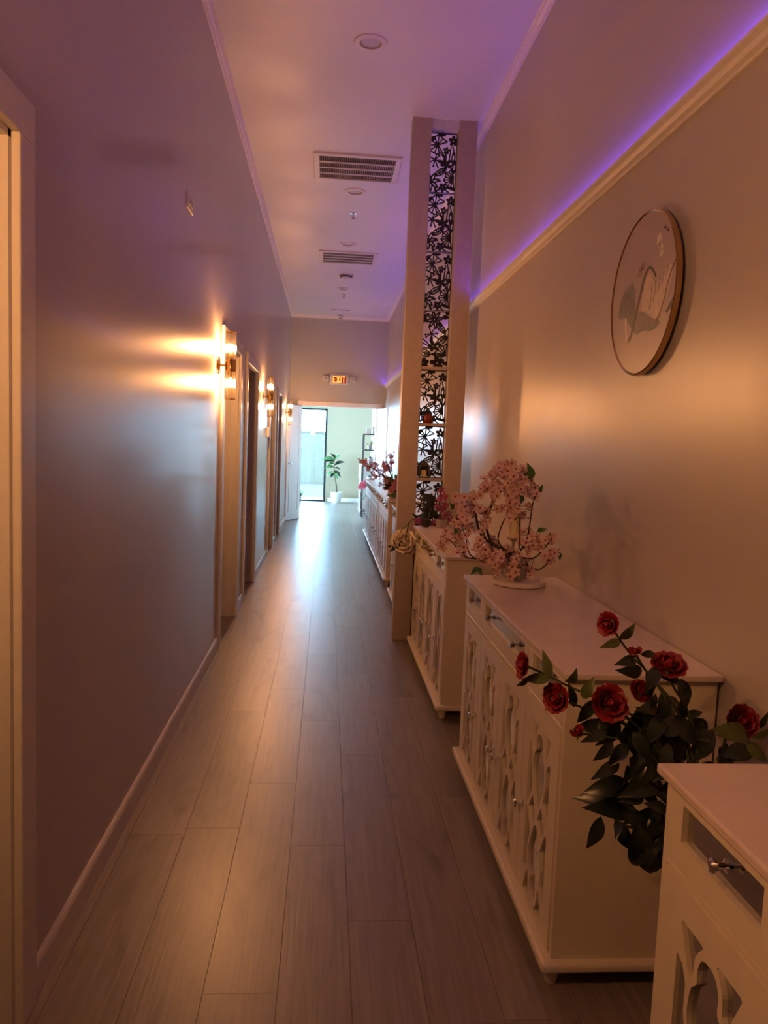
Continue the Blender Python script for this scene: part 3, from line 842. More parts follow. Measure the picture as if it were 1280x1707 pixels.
# ================================================================== ceiling fittings
def build_downlight():
    r = empty('downlight')
    MB().lathe([(.060, -.001), (.062, -.010), (.090, -.008), (.093, -.004), (.093, .0), (.060, .0)], n=36).obj('trim_ring', 'plastic_white', r, smooth=True)
    MB().lathe([(.062, -.010), (.056, -.004), (.050, -.0015), (.050, -.0005)], n=36).obj('baffle', 'vent_fin', r, smooth=True)
    MB().lathe([(.052, -.0025), (.0, -.0035)], n=30).obj('lens', 'lens_grey', r)
    return r
dl = build_downlight()
for i, (x, y, lab) in enumerate(((.172, 4.477, 'unlit round downlight nearest the viewer'), (.180, 7.043, 'unlit round downlight just past the large vent'),
                                (.167, 8.885, 'unlit round downlight just before the second vent'), (.166, 11.416, 'unlit round downlight beyond the smoke detector'))):
    o = dl if i == 0 else copy_tree(dl)
    o.location = (x, y, ZC); tag(o, lab, 'downlight', 'recessed ceiling downlights')

def build_vent():
    r = empty('ceiling_vent')
    W2, D2 = .345, .300
    f = MB()
    f.box(-W2, W2, -D2, -D2 + .045, -.014, 0).box(-W2, W2, D2 - .045, D2, -.014, 0)
    f.box(-W2, -W2 + .045, -D2 + .045, D2 - .045, -.014, 0).box(W2 - .045, W2, -D2 + .045, D2 - .045, -.014, 0)
    f.obj('frame', 'plastic_white', r, bevel=.003)
    MB().box(-W2 + .04, W2 - .04, -D2 + .04, D2 - .04, -.0015, -.0005).obj('backing', 'vent_dark', r)
    h = (2 * D2 - .09) / 4
    for k in (1, 2, 3):
        y = -D2 + .045 + k * h
        MB().box(-W2 + .045, W2 - .045, y - .008, y + .008, -.014, -.006).obj('bar', 'plastic_white', r)
    g = MB()
    for k in range(40):
        x = -W2 + .055 + k * (2 * W2 - .11) / 39
        g.box(x - .002, x + .002, -D2 + .045, D2 - .045, -.009, -.002)
    tag(g.obj('fins', 'vent_fin', r), None, kind='stuff')
    return r
ve = build_vent()
for i, (x, y, lab) in enumerate(((.172, 6.46, 'large white ceiling vent nearest the viewer'), (.185, 9.52, 'second white ceiling vent, farther down the corridor'))):
    o = ve if i == 0 else copy_tree(ve)
    o.location = (x, y, ZC); tag(o, lab, 'vent', 'square ceiling vents')
t = thing('linear_vent', (.165, 13.21, ZC), 'thin slotted vent in the ceiling near the end wall', 'vent')
MB().box(-.17, .17, -.045, .045, -.006, 0).obj('plate', 'plastic_white', t, bevel=.002)
for x0, x1 in ((-.15, -.085), (-.065, .065), (.085, .15)): MB().box(x0, x1, -.02, .02, -.0075, -.0055).obj('slot', 'vent_dark', t)

def build_sprinkler():
    r = empty('sprinkler')
    MB().lathe([(0, -.002), (.020, -.006), (.036, -.003), (.038, 0)], n=20).obj('rosette', 'chrome', r, smooth=True)
    MB().lathe([(.010, -.004), (.010, -.030), (.007, -.034), (.007, -.046), (0, -.046)], n=12).obj('body', 'chrome', r, smooth=True)
    MB().lathe([(0, -.046), (.019, -.046), (.019, -.049), (0, -.049)], n=14).obj('deflector', 'dark_steel', r)
    return r
sp = build_sprinkler()
for i, (x, y, lab) in enumerate(((.187, 7.711, 'chrome ceiling sprinkler just past the second downlight'), (.185, 11.871, 'small ceiling sprinkler near the end wall'))):
    o = sp if i == 0 else copy_tree(sp)
    o.location = (x, y, ZC); tag(o, lab, 'sprinkler', 'ceiling sprinklers')
t = thing('smoke_detector', (.186, 10.48, ZC), 'round smoke detector between the second vent and end wall', 'smoke detector')
MB().lathe([(.10, 0), (.10, -.014), (.095, -.018), (0, -.018)], n=28).obj('base', 'plastic_white', t, smooth=True)
MB().lathe([(.088, -.018), (.082, -.034), (.066, -.036), (.064, -.020)], n=28).obj('vent_ring', 'plastic_black', t, smooth=True)
MB().lathe([(.066, -.033), (.060, -.048), (.035, -.056), (0, -.058)], n=28).obj('cover', 'plastic_white', t, smooth=True)
MB().lathe([(.010, -.056), (.010, -.060), (0, -.060)], (-.02, -.02, 0), n=10).obj('button', 'plastic_grey', t)
t = thing('security_camera', (.167, 13.78, ZC), 'small white dome security camera above the exit sign', 'camera')
MB().lathe([(.045, 0), (.045, -.018), (.040, -.022), (0, -.022)], n=20).obj('mount', 'plastic_grey', t, smooth=True)
MB().lathe([(.030, -.02), (.042, -.040), (.044, -.056), (.036, -.078), (.018, -.092), (0, -.095)], n=20).obj('dome', 'plastic_white', t, smooth=True)
MB().lathe([(0, 0), (.014, 0), (.012, -.006), (0, -.007)], (0, -.038, -.066), 'y', 14).obj('camera_lens', 'plastic_black', t, smooth=True)

# ================================================================== exit sign
t = thing('exit_sign', (.183, YE, 2.424), 'lit EXIT sign with two emergency lamp heads above the doorway', 'exit sign')
MB().box(-.164, .164, -.045, 0, 0, .176).obj('housing', 'plastic_white', t, bevel=.006)
MB().box(-.128, .128, -.0475, -.0445, .022, .156).obj('face', 'exit_face', t)
def glyph(ch, x0, w_):
    b = .016; z0, z1 = .032, .146; m = MB(); y0, y1 = -.050, -.0474
    B = lambda a, c, d, e: m.box(x0 + a, x0 + c, y0, y1, d, e)
    if ch == 'E':
        B(0, b, z0, z1); B(b, w_, z1 - b, z1); B(b, w_ * .85, (z0 + z1 - b) / 2, (z0 + z1 + b) / 2); B(b, w_, z0, z0 + b)
    if ch == 'I': B(0, b, z0, z1)
    if ch == 'T':
        B(0, w_, z1 - b, z1); B((w_ - b) / 2, (w_ + b) / 2, z0, z1 - b)
    if ch == 'X':
        for p in ([(0, z0), (b * 1.35, z0), (w_, z1), (w_ - b * 1.35, z1)], [(0, z1), (b * 1.35, z1), (w_, z0), (w_ - b * 1.35, z0)]):
            m.prism(p, lambda u, v, d: (x0 + u, d, v), y0, y1)
            y0 -= .0002
    return m.obj('letter', 'exit_red', t)
for ch, x0, w_ in (('E', -.112, .052), ('X', -.050, .066), ('I', .027, .016), ('T', .054, .060)): glyph(ch, x0, w_)
for s_, x in ((-1, -.235), (1, .235)):
    MB().box(min(s_ * .164, x), max(s_ * .164, x), -.03, -.012, .085, .105).obj('lamp_arm', 'plastic_white', t)
    h = MB().box(x - .045, x + .045, -.075, -.01, .055, .140).obj('lamp_head', 'plastic_white', t, bevel=.01)
    MB().lathe([(0, -.006), (.030, -.004), (.034, 0)], (x, -.076, .098), 'y', 18).obj('lamp_lens', 'plastic_grey', h, smooth=True)

# wall plates on the left wall
t = thing('outlet_plate', (XL, 3.85, 2.517), 'white outlet plate high on the left wall', 'outlet')
MB().box(0, .007, -.073, .073, -.038, .038).obj('plate', 'plastic_white', t, bevel=.002)
for y in (-.028, .028):
    s_ = MB().box(.007, .0095, y - .020, y + .020, -.017, .017).obj('socket', 'plastic_white', t, bevel=.001)
    MB().box(.0095, .0099, y - .008, y - .004, -.008, .006).box(.0095, .0099, y + .004, y + .008, -.008, .006).obj('slot', 'plastic_black', s_)
t = thing('thermostat', (XL, 8.98, 1.485), 'small white wall control box beside the third doorway', 'thermostat')
MB().box(0, .028, -.055, .055, -.055, .055).obj('case', 'plastic_white', t, bevel=.006)
MB().box(.028, .0295, -.035, .035, -.005, .035).obj('display', 'plastic_grey', t)
MB().box(.028, .032, -.015, .015, -.040, -.022).obj('button', 'plastic_grey', t, bevel=.002)

# ================================================================== round picture
PY, PZ, PR, PXF = 2.482, 1.925, .260, 1.000
t = thing('round_picture', (XR, PY, PZ), 'round framed wall picture with thin gold rim on right wall', 'picture')
MB().lathe([(PR - .008, PXF - XR + .004), (PR - .004, PXF - XR), (PR, PXF - XR + .002), (PR, PXF - XR + .018), (PR - .008, PXF - XR + .018)], (0, 0, 0), 'x', 72).obj('rim', 'gold', t, smooth=True)
MB().lathe([(0, PXF - XR + .004), (PR - .006, PXF - XR + .004), (PR - .006, PXF - XR + .018), (0, PXF - XR + .018)], (0, 0, 0), 'x', 72).obj('canvas', 'art_ground', t)
MB().box(PXF - XR + .017, 0, -.08, .08, .08, .12).obj('hanger', 'dark_steel', t)
AX = PXF - XR + .004
def flat(name, poly, mt, lift=.0006):
    MB().prism(poly, lambda u, v, d: (d, -u, v), AX - lift, AX + .0005).obj(name, mt, t)
def stroke(pts, w0, w1, n=7):
    p = spline(pts, n); L_, R_ = [], []
    for i, q in enumerate(p):
        a, b_ = p[max(i - 1, 0)], p[min(i + 1, len(p) - 1)]
        dx, dy = b_[0] - a[0], b_[1] - a[1]; l_ = math.hypot(dx, dy) or 1
        w_ = w0 + (w1 - w0) * i / (len(p) - 1)
        L_.append((q[0] - dy / l_ * w_, q[1] + dx / l_ * w_)); R_.append((q[0] + dy / l_ * w_, q[1] - dx / l_ * w_))
    return L_ + R_[::-1]
flat('painted_leaf', smooth_poly([(-.19, -.03), (-.16, .025), (-.10, .050), (-.072, .046), (-.048, -.008), (-.045, -.051), (-.11, -.055), (-.17, -.056)], 4), 'art_grey', .0003)
flat('painted_leaf', smooth_poly([(-.115, -.052), (-.05, -.046), (.01, -.056), (.10, -.092), (.160, -.112), (.104, -.130), (.03, -.122), (-.02, -.126), (-.07, -.098)], 4), 'art_grey', .0004)
flat('painted_petal', smooth_poly([(.02, .03), (.055, .058), (.10, .02), (.134, .012), (.179, .043), (.205, .052), (.225, .030), (.212, -.013), (.166, -.082), (.117, -.096), (.05, -.06), (.01, -.05)], 4), 'art_pale', .0005)
flat('painted_leaf', [(.190, -.088), (.240, -.050), (.244, -.075), (.205, -.092)], 'art_dark', .0006)
for q in ((.111, .148, .016), (.130, .118, .013), (.136, .100, .012), (.118, .128, .010)):
    flat('painted_flower', [(q[0] + q[2] * math.cos(a) * (1 + .2 * math.cos(5 * a)), q[1] + q[2] * math.sin(a) * (1 + .2 * math.cos(5 * a))) for a in np.linspace(0, 2 * math.pi, 25)[:-1]], 'art_white', .0005)
flat('painted_line', stroke([(-.120, -.059), (-.112, -.10), (-.100, -.130), (-.084, -.134)], .006, .005), 'art_white', .0008)
flat('painted_line', stroke([(-.092, -.137), (-.070, -.128), (-.049, -.086), (-.023, -.032), (-.002, .014), (.020, .055), (.050, .073), (.080, .060), (.104, .036)], .0085, .0030), 'art_dark', .0010)
flat('painted_line', stroke([(.10, -.100), (.127, -.103), (.15, -.087), (.177, -.048), (.195, -.006), (.220, .036), (.240, .056)], .005, .003), 'art_brown', .0010)
for q in ((.150, .172), (.172, .158)):
    flat('painted_bird', [(q[0] - .010, q[1]), (q[0], q[1] + .009), (q[0] + .010, q[1] - .006), (q[0], q[1] - .004)], 'art_dark', .0006)
for k in range(5):
    u0 = .07 + .028 * k
    flat('painted_line', stroke([(u0, -.06 + .02 * k), (u0 + .012, -.02 + .018 * k), (u0 + .006, .010 + .008 * k)], .0014, .0010, 4), 'art_grey', .0009)
for k in range(2):
    flat('painted_line', stroke([(-.035 + .02 * k, .060), (-.030 + .02 * k, .085), (-.015 + .02 * k, .078), (-.008 + .02 * k, .105)], .0025, .0015, 4), 'art_brown', .0007)

# ================================================================== plants and flowers
# positions in metres, corridor coordinates
ROSE_LEAVES=[((0.638,1.526,0.757),(0.58,1.498,0.74)),((0.664,1.544,0.745),(0.647,1.519,0.718)),((0.614,1.507,0.81),(0.579,1.5,0.779)),((0.714,1.601,0.633),(0.602,1.622,0.634)),((0.71,1.584,0.653),(0.627,1.565,0.671)),((0.619,1.559,0.623),(0.592,1.543,0.57)),((0.646,1.519,0.634),(0.628,1.491,0.614)),((0.682,1.524,0.627),(0.709,1.554,0.52)),((0.741,1.591,0.592),(0.764,1.613,0.471)),((0.778,1.588,0.584),(0.75,1.567,0.548)),((0.738,1.534,0.672),(0.719,1.543,0.612)),((0.727,1.581,0.655),(0.694,1.605,0.669)),((0.718,1.597,0.613),(0.607,1.568,0.637)),((0.71,1.567,0.874),(0.669,1.579,0.805)),((0.774,1.556,0.933),(0.776,1.533,0.884)),((0.717,1.552,0.943),(0.759,1.523,0.93)),((0.81,1.603,0.82),(0.878,1.628,0.788)),((0.857,1.56,0.818),(0.804,1.546,0.761)),((0.727,1.6,0.773),(0.756,1.605,0.734)),((0.679,1.597,0.835),(0.621,1.621,0.795)),((0.609,1.556,0.831),(0.555,1.55,0.824)),((0.547,1.566,0.863),(0.533,1.561,0.908)),((0.548,1.518,0.898),(0.559,1.504,0.94)),((0.533,1.589,0.91),(0.541,1.557,0.942)),((0.468,1.505,0.938),(0.459,1.514,0.99)),((0.476,1.531,0.932),(0.431,1.533,0.933)),((0.631,1.552,1.017),(0.653,1.541,1.047)),((0.657,1.61,0.998),(0.612,1.588,0.991)),((0.667,1.545,0.973),(0.623,1.525,0.972)),((0.693,1.57,0.944),(0.641,1.554,0.948)),((0.436,1.539,0.935),(0.42,1.556,0.913)),((0.671,1.535,0.989),(0.701,1.539,0.99)),((0.959,1.599,0.785),(0.873,1.572,0.81)),((0.913,1.507,0.822),(0.94,1.488,0.847)),((0.975,1.584,0.777),(0.911,1.592,0.745)),((0.902,1.526,0.8),(0.948,1.514,0.774)),((0.937,1.52,0.839),(0.948,1.517,0.868)),((0.851,1.505,0.782),(0.917,1.519,0.79)),((0.697,1.599,0.853),(0.771,1.63,0.805)),((0.743,1.581,0.883),(0.805,1.613,0.831)),((0.65,1.502,0.834),(0.682,1.487,0.788)),((0.742,1.606,0.795),(0.808,1.626,0.74)),((0.633,1.545,0.817),(0.693,1.576,0.778)),((0.747,1.568,0.763),(0.801,1.591,0.801)),((0.656,1.532,0.796),(0.614,1.511,0.764)),((0.694,1.549,0.734),(0.731,1.523,0.709)),((0.711,1.542,0.719),(0.69,1.574,0.686)),((0.726,1.536,0.858),(0.687,1.502,0.817)),((0.599,1.505,0.833),(0.547,1.482,0.824)),((0.657,1.586,0.83),(0.615,1.577,0.782)),((0.757,1.532,0.769),(0.711,1.504,0.736)),((0.714,1.608,0.67),(0.762,1.603,0.63)),((0.703,1.523,0.965),(0.674,1.492,0.934)),((0.734,1.506,0.807),(0.708,1.483,0.768))]
ROSES=[((0.418,1.53,0.964),0.0189,'side'),((0.595,1.53,1.054),0.0179,'left'),((0.493,1.53,0.893),0.0231,'left'),((0.61,1.53,0.886),0.0315,'front'),((0.657,1.53,0.996),0.0095,'bud'),((0.732,1.53,0.971),0.0315,'up'),((0.708,1.6,0.89),0.02,'back'),((0.546,1.53,0.822),0.0105,'bud'),((0.957,1.62,0.816),0.0294,'front'),((0.917,1.62,0.726),0.0084,'bud')]
BLOSSOMS=[(0.73,2.99,1.35),(0.76,3.18,1.34),(0.7,3.13,1.32),(0.72,3.08,1.29),(0.68,2.99,1.33),(0.74,3.16,1.34),(0.75,2.99,1.33),(0.69,3.02,1.34),(0.69,3.01,1.3),(0.68,3.09,1.29),(0.82,3.16,1.33),(0.77,3.13,1.3),(0.72,3.02,1.35),(0.81,3.17,1.3),(0.73,3.14,1.31),(0.76,3.09,1.3),(0.74,3.03,1.31),(0.77,3.0,1.3),(0.81,3.11,1.29),(0.66,3.01,1.3),(0.75,2.99,1.24),(0.66,3.09,1.24),(0.73,3.02,1.22),(0.61,2.98,1.22),(0.77,3.14,1.28),(0.75,3.09,1.22),(0.76,3.11,1.28),(0.69,3.13,1.21),(0.68,2.98,1.25),(0.63,3.08,1.24),(0.74,3.01,1.25),(0.68,3.08,1.23),(0.64,3.15,1.21),(0.64,3.06,1.25),(0.73,3.03,1.27),(0.68,3.0,1.22),(0.66,3.16,1.23),(0.72,3.15,1.25),(0.76,3.16,1.29),(0.67,3.15,1.26),(0.68,3.01,1.23),(0.74,3.01,1.28),(0.7,3.09,1.26),(0.74,2.98,1.24),(0.76,3.08,1.28),(0.79,3.0,1.29),(0.75,3.05,1.25),(0.83,3.1,1.24),(0.8,3.04,1.28),(0.86,3.16,1.28),(0.78,3.14,1.25),(0.78,3.01,1.29),(0.83,3.11,1.29),(0.72,3.01,1.32),(0.84,3.16,1.31),(0.76,3.05,1.28),(0.79,3.06,1.32),(0.85,3.11,1.31),(0.74,2.98,1.3),(0.74,3.15,1.24),(0.79,3.17,1.14),(0.7,3.08,1.16),(0.76,3.13,1.13),(0.79,3.11,1.2),(0.76,3.1,1.15),(0.79,3.17,1.18),(0.74,3.16,1.16),(0.74,3.03,1.19),(0.74,3.18,1.15),(0.77,3.06,1.18),(0.76,3.06,1.19),(0.68,3.09,1.19),(0.75,3.05,1.17),(0.77,3.01,1.17),(0.82,3.18,1.2),(0.85,3.04,1.23),(0.78,3.02,1.25),(0.87,3.14,1.21),(0.79,3.04,1.25),(0.87,3.14,1.25),(0.86,3.17,1.22),(0.79,3.01,1.23),(0.52,3.04,1.21),(0.55,3.18,1.2),(0.56,3.12,1.15),(0.61,3.17,1.17),(0.61,3.09,1.17),(0.59,3.09,1.17),(0.58,3.15,1.2),(0.55,3.01,1.21),(0.6,3.06,1.2),(0.58,3.05,1.16),(0.54,2.99,1.19),(0.62,3.17,1.21),(0.55,3.15,1.2),(0.6,3.09,1.2),(0.56,3.02,1.17),(0.61,3.12,1.15),(0.61,3.06,1.16),(0.61,3.1,1.16),(0.54,3.16,1.17),(0.56,3.16,1.17),(0.56,3.11,1.14),(0.54,3.11,1.09),(0.55,3.1,1.09),(0.56,3.16,1.08),(0.59,3.11,1.09),(0.57,3.08,1.11),(0.57,3.0,1.13),(0.57,3.09,1.11),(0.55,3.02,1.13),(0.54,3.16,1.09),(0.58,3.18,1.13),(0.56,2.98,1.12),(0.58,3.1,1.1),(0.51,2.99,1.11),(0.62,3.05,1.16),(0.68,3.14,1.11),(0.62,3.1,1.14),(0.62,3.17,1.13),(0.64,3.04,1.11),(0.66,3.12,1.11),(0.61,2.98,1.17),(0.65,3.04,1.11),(0.66,3.11,1.14),(0.66,3.1,1.15),(0.57,2.99,1.08),(0.6,3.16,1.07),(0.56,3.0,1.06),(0.64,3.0,1.09),(0.59,3.11,1.04),(0.63,3.0,1.08),(0.62,3.18,1.06),(0.59,3.15,1.07),(0.63,3.04,1.01),(0.69,3.16,1.0),(0.62,3.02,1.01),(0.7,3.13,1.03),(0.62,2.99,1.04),(0.67,3.18,1.01),(0.7,3.18,1.01),(0.66,3.17,1.02),(0.73,3.18,1.0),(0.64,3.12,1.0),(0.71,3.0,0.97),(0.68,3.08,0.99),(0.71,3.05,0.97),(0.75,3.13,0.95),(0.65,3.02,1.0),(0.67,3.02,0.98),(0.72,3.05,0.98),(0.72,3.02,0.96),(0.68,3.02,0.96),(0.67,3.15,0.98),(0.74,3.08,0.95),(0.67,3.12,0.97),(0.69,3.06,0.99),(0.7,3.07,0.98),(0.77,3.14,1.0),(0.78,3.0,0.99),(0.79,3.16,0.96),(0.79,3.08,0.94),(0.77,3.1,0.96),(0.77,2.98,0.97),(0.76,3.01,0.96),(0.74,3.04,1.0),(0.79,3.11,0.98),(0.77,3.12,0.98),(0.87,3.17,1.01),(0.82,3.09,1.07),(0.86,3.15,1.06),(0.79,3.0,1.07),(0.9,3.18,1.04),(0.81,3.1,1.04),(0.82,3.15,1.02),(0.82,3.14,1.02),(0.84,3.03,1.06),(0.82,3.15,1.05),(0.8,3.04,1.06),(0.88,3.16,1.02),(0.8,2.98,1.07),(0.86,3.15,1.02),(0.78,3.0,1.07),(0.82,3.04,1.03),(0.89,3.14,1.02),(0.84,3.17,1.02),(0.88,2.98,1.05),(0.85,3.06,1.01),(0.85,3.11,1.0),(0.88,3.09,1.01),(0.88,3.07,1.03),(0.86,3.13,1.02),(0.85,3.04,1.02),(0.89,3.11,1.02),(0.82,3.01,0.99),(0.89,3.06,1.01),(0.94,3.13,1.04),(0.92,3.03,1.05),(0.94,3.08,1.05),(0.95,3.1,1.04),(0.97,3.17,1.04),(0.96,3.17,0.94),(0.91,3.04,0.98),(0.9,3.04,0.98),(0.9,3.04,0.97),(0.91,3.04,0.96),(0.93,3.05,0.96),(0.91,3.0,0.99),(0.92,2.98,1.0),(0.95,3.11,0.98),(0.78,3.03,0.91),(0.84,3.03,0.9),(0.76,3.04,0.89),(0.7,3.0,0.9),(0.74,3.18,0.88),(0.78,3.09,0.89),(0.66,3.05,0.96),(0.64,3.05,0.97),(0.66,3.08,0.94),(0.67,3.13,0.94),(0.63,3.06,0.96),(0.49,3.04,1.07),(0.5,3.13,1.04),(0.53,3.04,1.04),(0.53,3.06,1.04),(0.56,3.16,1.05),(0.56,3.15,1.02),(0.54,3.12,1.05),(0.55,3.1,1.04),(0.5,3.05,1.03),(0.48,3.11,1.0),(0.49,3.02,1.03),(0.48,3.05,1.0),(0.5,3.15,1.01),(0.53,2.98,0.99),(0.57,3.07,0.98),(0.56,3.01,1.01),(0.57,3.12,1.0),(0.59,3.17,0.97),(0.8,3.17,1.11),(0.78,3.05,1.13),(0.78,3.14,1.12),(0.79,3.11,1.12),(0.74,3.02,1.13),(0.65,2.98,1.3),(0.67,3.04,1.26),(0.66,3.13,1.25),(0.66,3.15,1.25),(0.65,2.99,1.3),(0.65,3.12,1.28),(0.79,3.14,0.94),(0.69,3.02,0.94),(0.71,3.14,0.94),(0.72,3.08,0.95),(0.74,3.1,0.93),(0.77,3.05,0.93),(0.76,3.03,0.96),(0.7,3.05,0.93),(0.85,3.06,0.92),(0.82,3.08,0.93),(0.85,3.15,0.93),(0.87,3.15,0.9),(0.87,3.12,0.91),(0.82,3.16,1.13),(0.76,3.01,1.19),(0.81,3.08,1.14),(0.84,3.09,1.17),(0.77,3.03,1.15),(0.77,3.09,1.17),(0.86,3.17,1.17)]
BRANCHES=[[(0.77,3.1,0.896),(0.685,3.066,1.023),(0.679,3.156,1.125),(0.761,3.231,1.249),(0.821,3.285,1.339)],[(0.77,3.1,0.896),(0.714,3.089,1.033),(0.761,3.109,1.182),(0.758,3.145,1.304)],[(0.775,3.1,0.896),(0.8,3.069,1.026),(0.818,3.177,1.203),(0.802,3.112,1.282)],[(0.775,3.1,0.896),(0.832,3.081,1.038),(0.831,3.016,1.192),(0.867,3.088,1.224)],[(0.762,3.1,0.895),(0.654,3.103,1.042),(0.602,3.056,1.156),(0.576,3.198,1.194)],[(0.761,3.1,0.908),(0.614,3.069,0.959),(0.59,3.162,1.045),(0.542,3.125,1.123)],[(0.761,3.1,0.908),(0.603,3.141,0.947),(0.513,3.001,1.027),(0.474,3.07,1.046)],[(0.78,3.1,0.896),(0.863,3.066,0.966),(0.931,3.098,1.026),(0.992,3.215,1.025)],[(0.78,3.1,0.896),(0.894,3.121,0.908),(0.929,3.038,0.972),(1.022,3.243,0.983)],[(0.77,3.1,0.896),(0.665,3.066,1.035),(0.662,3.153,1.099),(0.655,3.05,1.159)],[(0.775,3.1,0.896),(0.727,3.071,0.962),(0.857,3.146,1.005),(0.891,3.09,1.026)]]
BLEAVES=[((0.792,3.08,1.308),(0.828,3.05,1.286)),((0.836,3.08,1.285),(0.811,3.05,1.353)),((0.864,3.08,1.232),(0.878,3.05,1.268)),((0.802,3.08,1.222),(0.791,3.05,1.187)),((0.873,3.08,1.076),(0.906,3.05,1.088)),((0.921,3.08,1.028),(0.919,3.05,1.074)),((0.883,3.08,1.027),(0.91,3.05,1.014)),((0.52,3.08,1.152),(0.502,3.05,1.183)),((0.571,3.08,1.124),(0.602,3.05,1.128)),((0.631,3.08,0.92),(0.602,3.05,0.892)),((0.631,3.08,0.92),(0.646,3.05,0.889)),((0.536,3.08,1.078),(0.527,3.05,1.057)),((0.966,3.08,0.992),(0.966,3.05,0.966))]
ORCHID=[(0.784,5.162,1.105),(0.801,5.13,1.067),(0.77,5.134,1.049),(0.815,5.149,1.009),(0.793,5.161,0.983),(0.84,5.186,0.941),(0.803,5.156,0.926),(0.766,5.146,0.991),(0.827,5.193,0.898),(0.638,5.175,0.894),(0.866,5.18,0.901),(0.925,5.184,0.911),(0.756,5.159,0.883)]
FARBLOSSOM=[(0.37,7.95,1.22),(0.43,8.03,1.17),(0.4,8.04,1.2),(0.35,7.91,1.21),(0.4,7.8,1.2),(0.4,7.87,1.22),(0.36,7.94,1.21),(0.38,7.89,1.22),(0.41,7.83,1.22),(0.38,7.76,1.19),(0.5,8.02,1.2),(0.43,7.76,1.15),(0.48,7.98,1.18),(0.5,7.76,1.2),(0.5,7.86,1.17),(0.46,7.92,1.17),(0.46,7.89,1.19),(0.54,7.97,1.15),(0.52,7.86,1.17),(0.51,7.98,1.19),(0.43,7.9,1.16),(0.51,7.95,1.2),(0.6,7.96,1.16),(0.53,8.04,1.05),(0.47,7.9,1.11),(0.61,7.76,1.04),(0.5,7.99,1.1),(0.6,8.03,1.08),(0.6,7.94,1.04),(0.52,7.96,1.05),(0.6,7.76,1.15),(0.52,7.87,1.13),(0.48,7.88,1.08),(0.51,7.92,1.15),(0.49,7.83,1.04),(0.6,7.87,1.15),(0.59,7.88,1.09),(0.61,8.01,1.14),(0.55,7.86,1.13),(0.52,7.88,1.07),(0.56,8.01,1.07),(0.58,7.95,1.12),(0.65,7.87,1.13),(0.63,7.85,1.15),(0.61,7.86,1.17),(0.65,7.82,1.22),(0.65,8.05,1.17),(0.67,7.88,1.2),(0.64,7.93,1.19),(0.63,8.02,1.13),(0.67,8.02,1.15),(0.6,7.81,1.13),(0.58,7.8,1.19),(0.59,7.79,1.18),(0.63,8.03,1.21),(0.58,7.89,1.19),(0.59,7.86,1.21),(0.61,7.92,1.18),(0.67,7.93,1.26),(0.67,7.95,1.29),(0.66,7.79,1.22),(0.67,7.94,1.27),(0.69,7.92,1.24),(0.7,8.05,1.28),(0.66,7.79,1.24),(0.64,7.91,1.29),(0.63,7.8,1.01),(0.69,7.96,0.99),(0.72,8.01,1.0),(0.61,7.84,1.04),(0.66,7.97,1.01),(0.62,7.77,1.07),(0.68,7.78,1.01),(0.64,8.05,1.06),(0.57,8.01,0.99),(0.57,7.85,0.99),(0.61,7.79,1.01),(0.65,8.04,1.0),(0.62,7.95,0.96),(0.57,8.05,1.04)]

def leaf_mesh(name, mt, wid, curl=.12, fold=.10, nu=7):
    """leaf of unit length along +x, blade in the xy plane"""
    vs = []; fs = []
    for i in range(nu + 1):
        t = i / nu
        w_ = wid * (math.sin(math.pi * t ** .8) ** 1.05 if 0 < t < 1 else 0.0) + .004
        z = curl * math.sin(math.pi * t) - curl * .8 * t * t
        for s_ in (-1, 0, 1): vs.append((t, s_ * w_, z + (fold * w_ / wid * wid if s_ else 0)))
    for i in range(nu):
        for s_ in range(2):
            a = i * 3 + s_; fs.append((a, a + 1, a + 4, a + 3))
    m = MB(); m._add(vs, fs)
    me = m.mesh(name, mt)
    for p in me.polygons: p.use_smooth = True
    return me
LEAF = {k: leaf_mesh('leaf', k, .165, .10, .28) for k in ('leaf_dark', 'leaf_olive_lit', 'leaf_green')}
LEAF_WIDE = {k: leaf_mesh('leaf', k, .215, .13, .30) for k in ('leaf_dark', 'leaf_olive_lit', 'leaf_green')}
def put_leaf(parent, base, tip, kind='leaf_dark', face=(0, -.6, .8), wide=False, org=(0, 0, 0), name='leaf'):
    b, t_ = Vector(base), Vector(tip); x = t_ - b; L_ = max(x.length, .01); x.normalize()
    f = Vector(face); z = f - x * f.dot(x)
    z = z.normalized() if z.length > 1e-4 else x.orthogonal().normalized()
    y = z.cross(x)
    R = Matrix((x, y, z)).transposed().to_4x4()
    return link(name, (LEAF_WIDE if wide else LEAF)[kind], parent, mw=Matrix.Translation(b - Vector(org)) @ R @ Matrix.Diagonal((L_, L_, L_, 1)))

def petal_mesh(name, mt, prof, A, nu=6, ruffle=.05, tip=.12):
    """curved petal: prof = [(radius, height)...] from base to lip, half angle A"""
    vs = []; fs = []; n = len(prof)
    for i, (r, h) in enumerate(prof):
        t = i / (n - 1)
        wv = A * (.35 + .65 * math.sin(math.pi * min(1, .18 + .62 * t)))
        for k in range(nu + 1):
            s_ = -1 + 2 * k / nu
            rr = r * (1 + ruffle * math.sin(7 * s_ + i)); hh = h - tip * t * s_ * s_ + ruffle * .5 * math.cos(6 * s_ + 2 * i) * t
            vs.append((rr * math.cos(s_ * wv), rr * math.sin(s_ * wv), hh))
    for i in range(n - 1):
        for k in range(nu):
            a = i * (nu + 1) + k; fs.append((a, a + 1, a + nu + 2, a + nu + 1))
    m = MB(); m._add(vs, fs); me = m.mesh(name, mt)
    for p in me.polygons: p.use_smooth = True
    return me
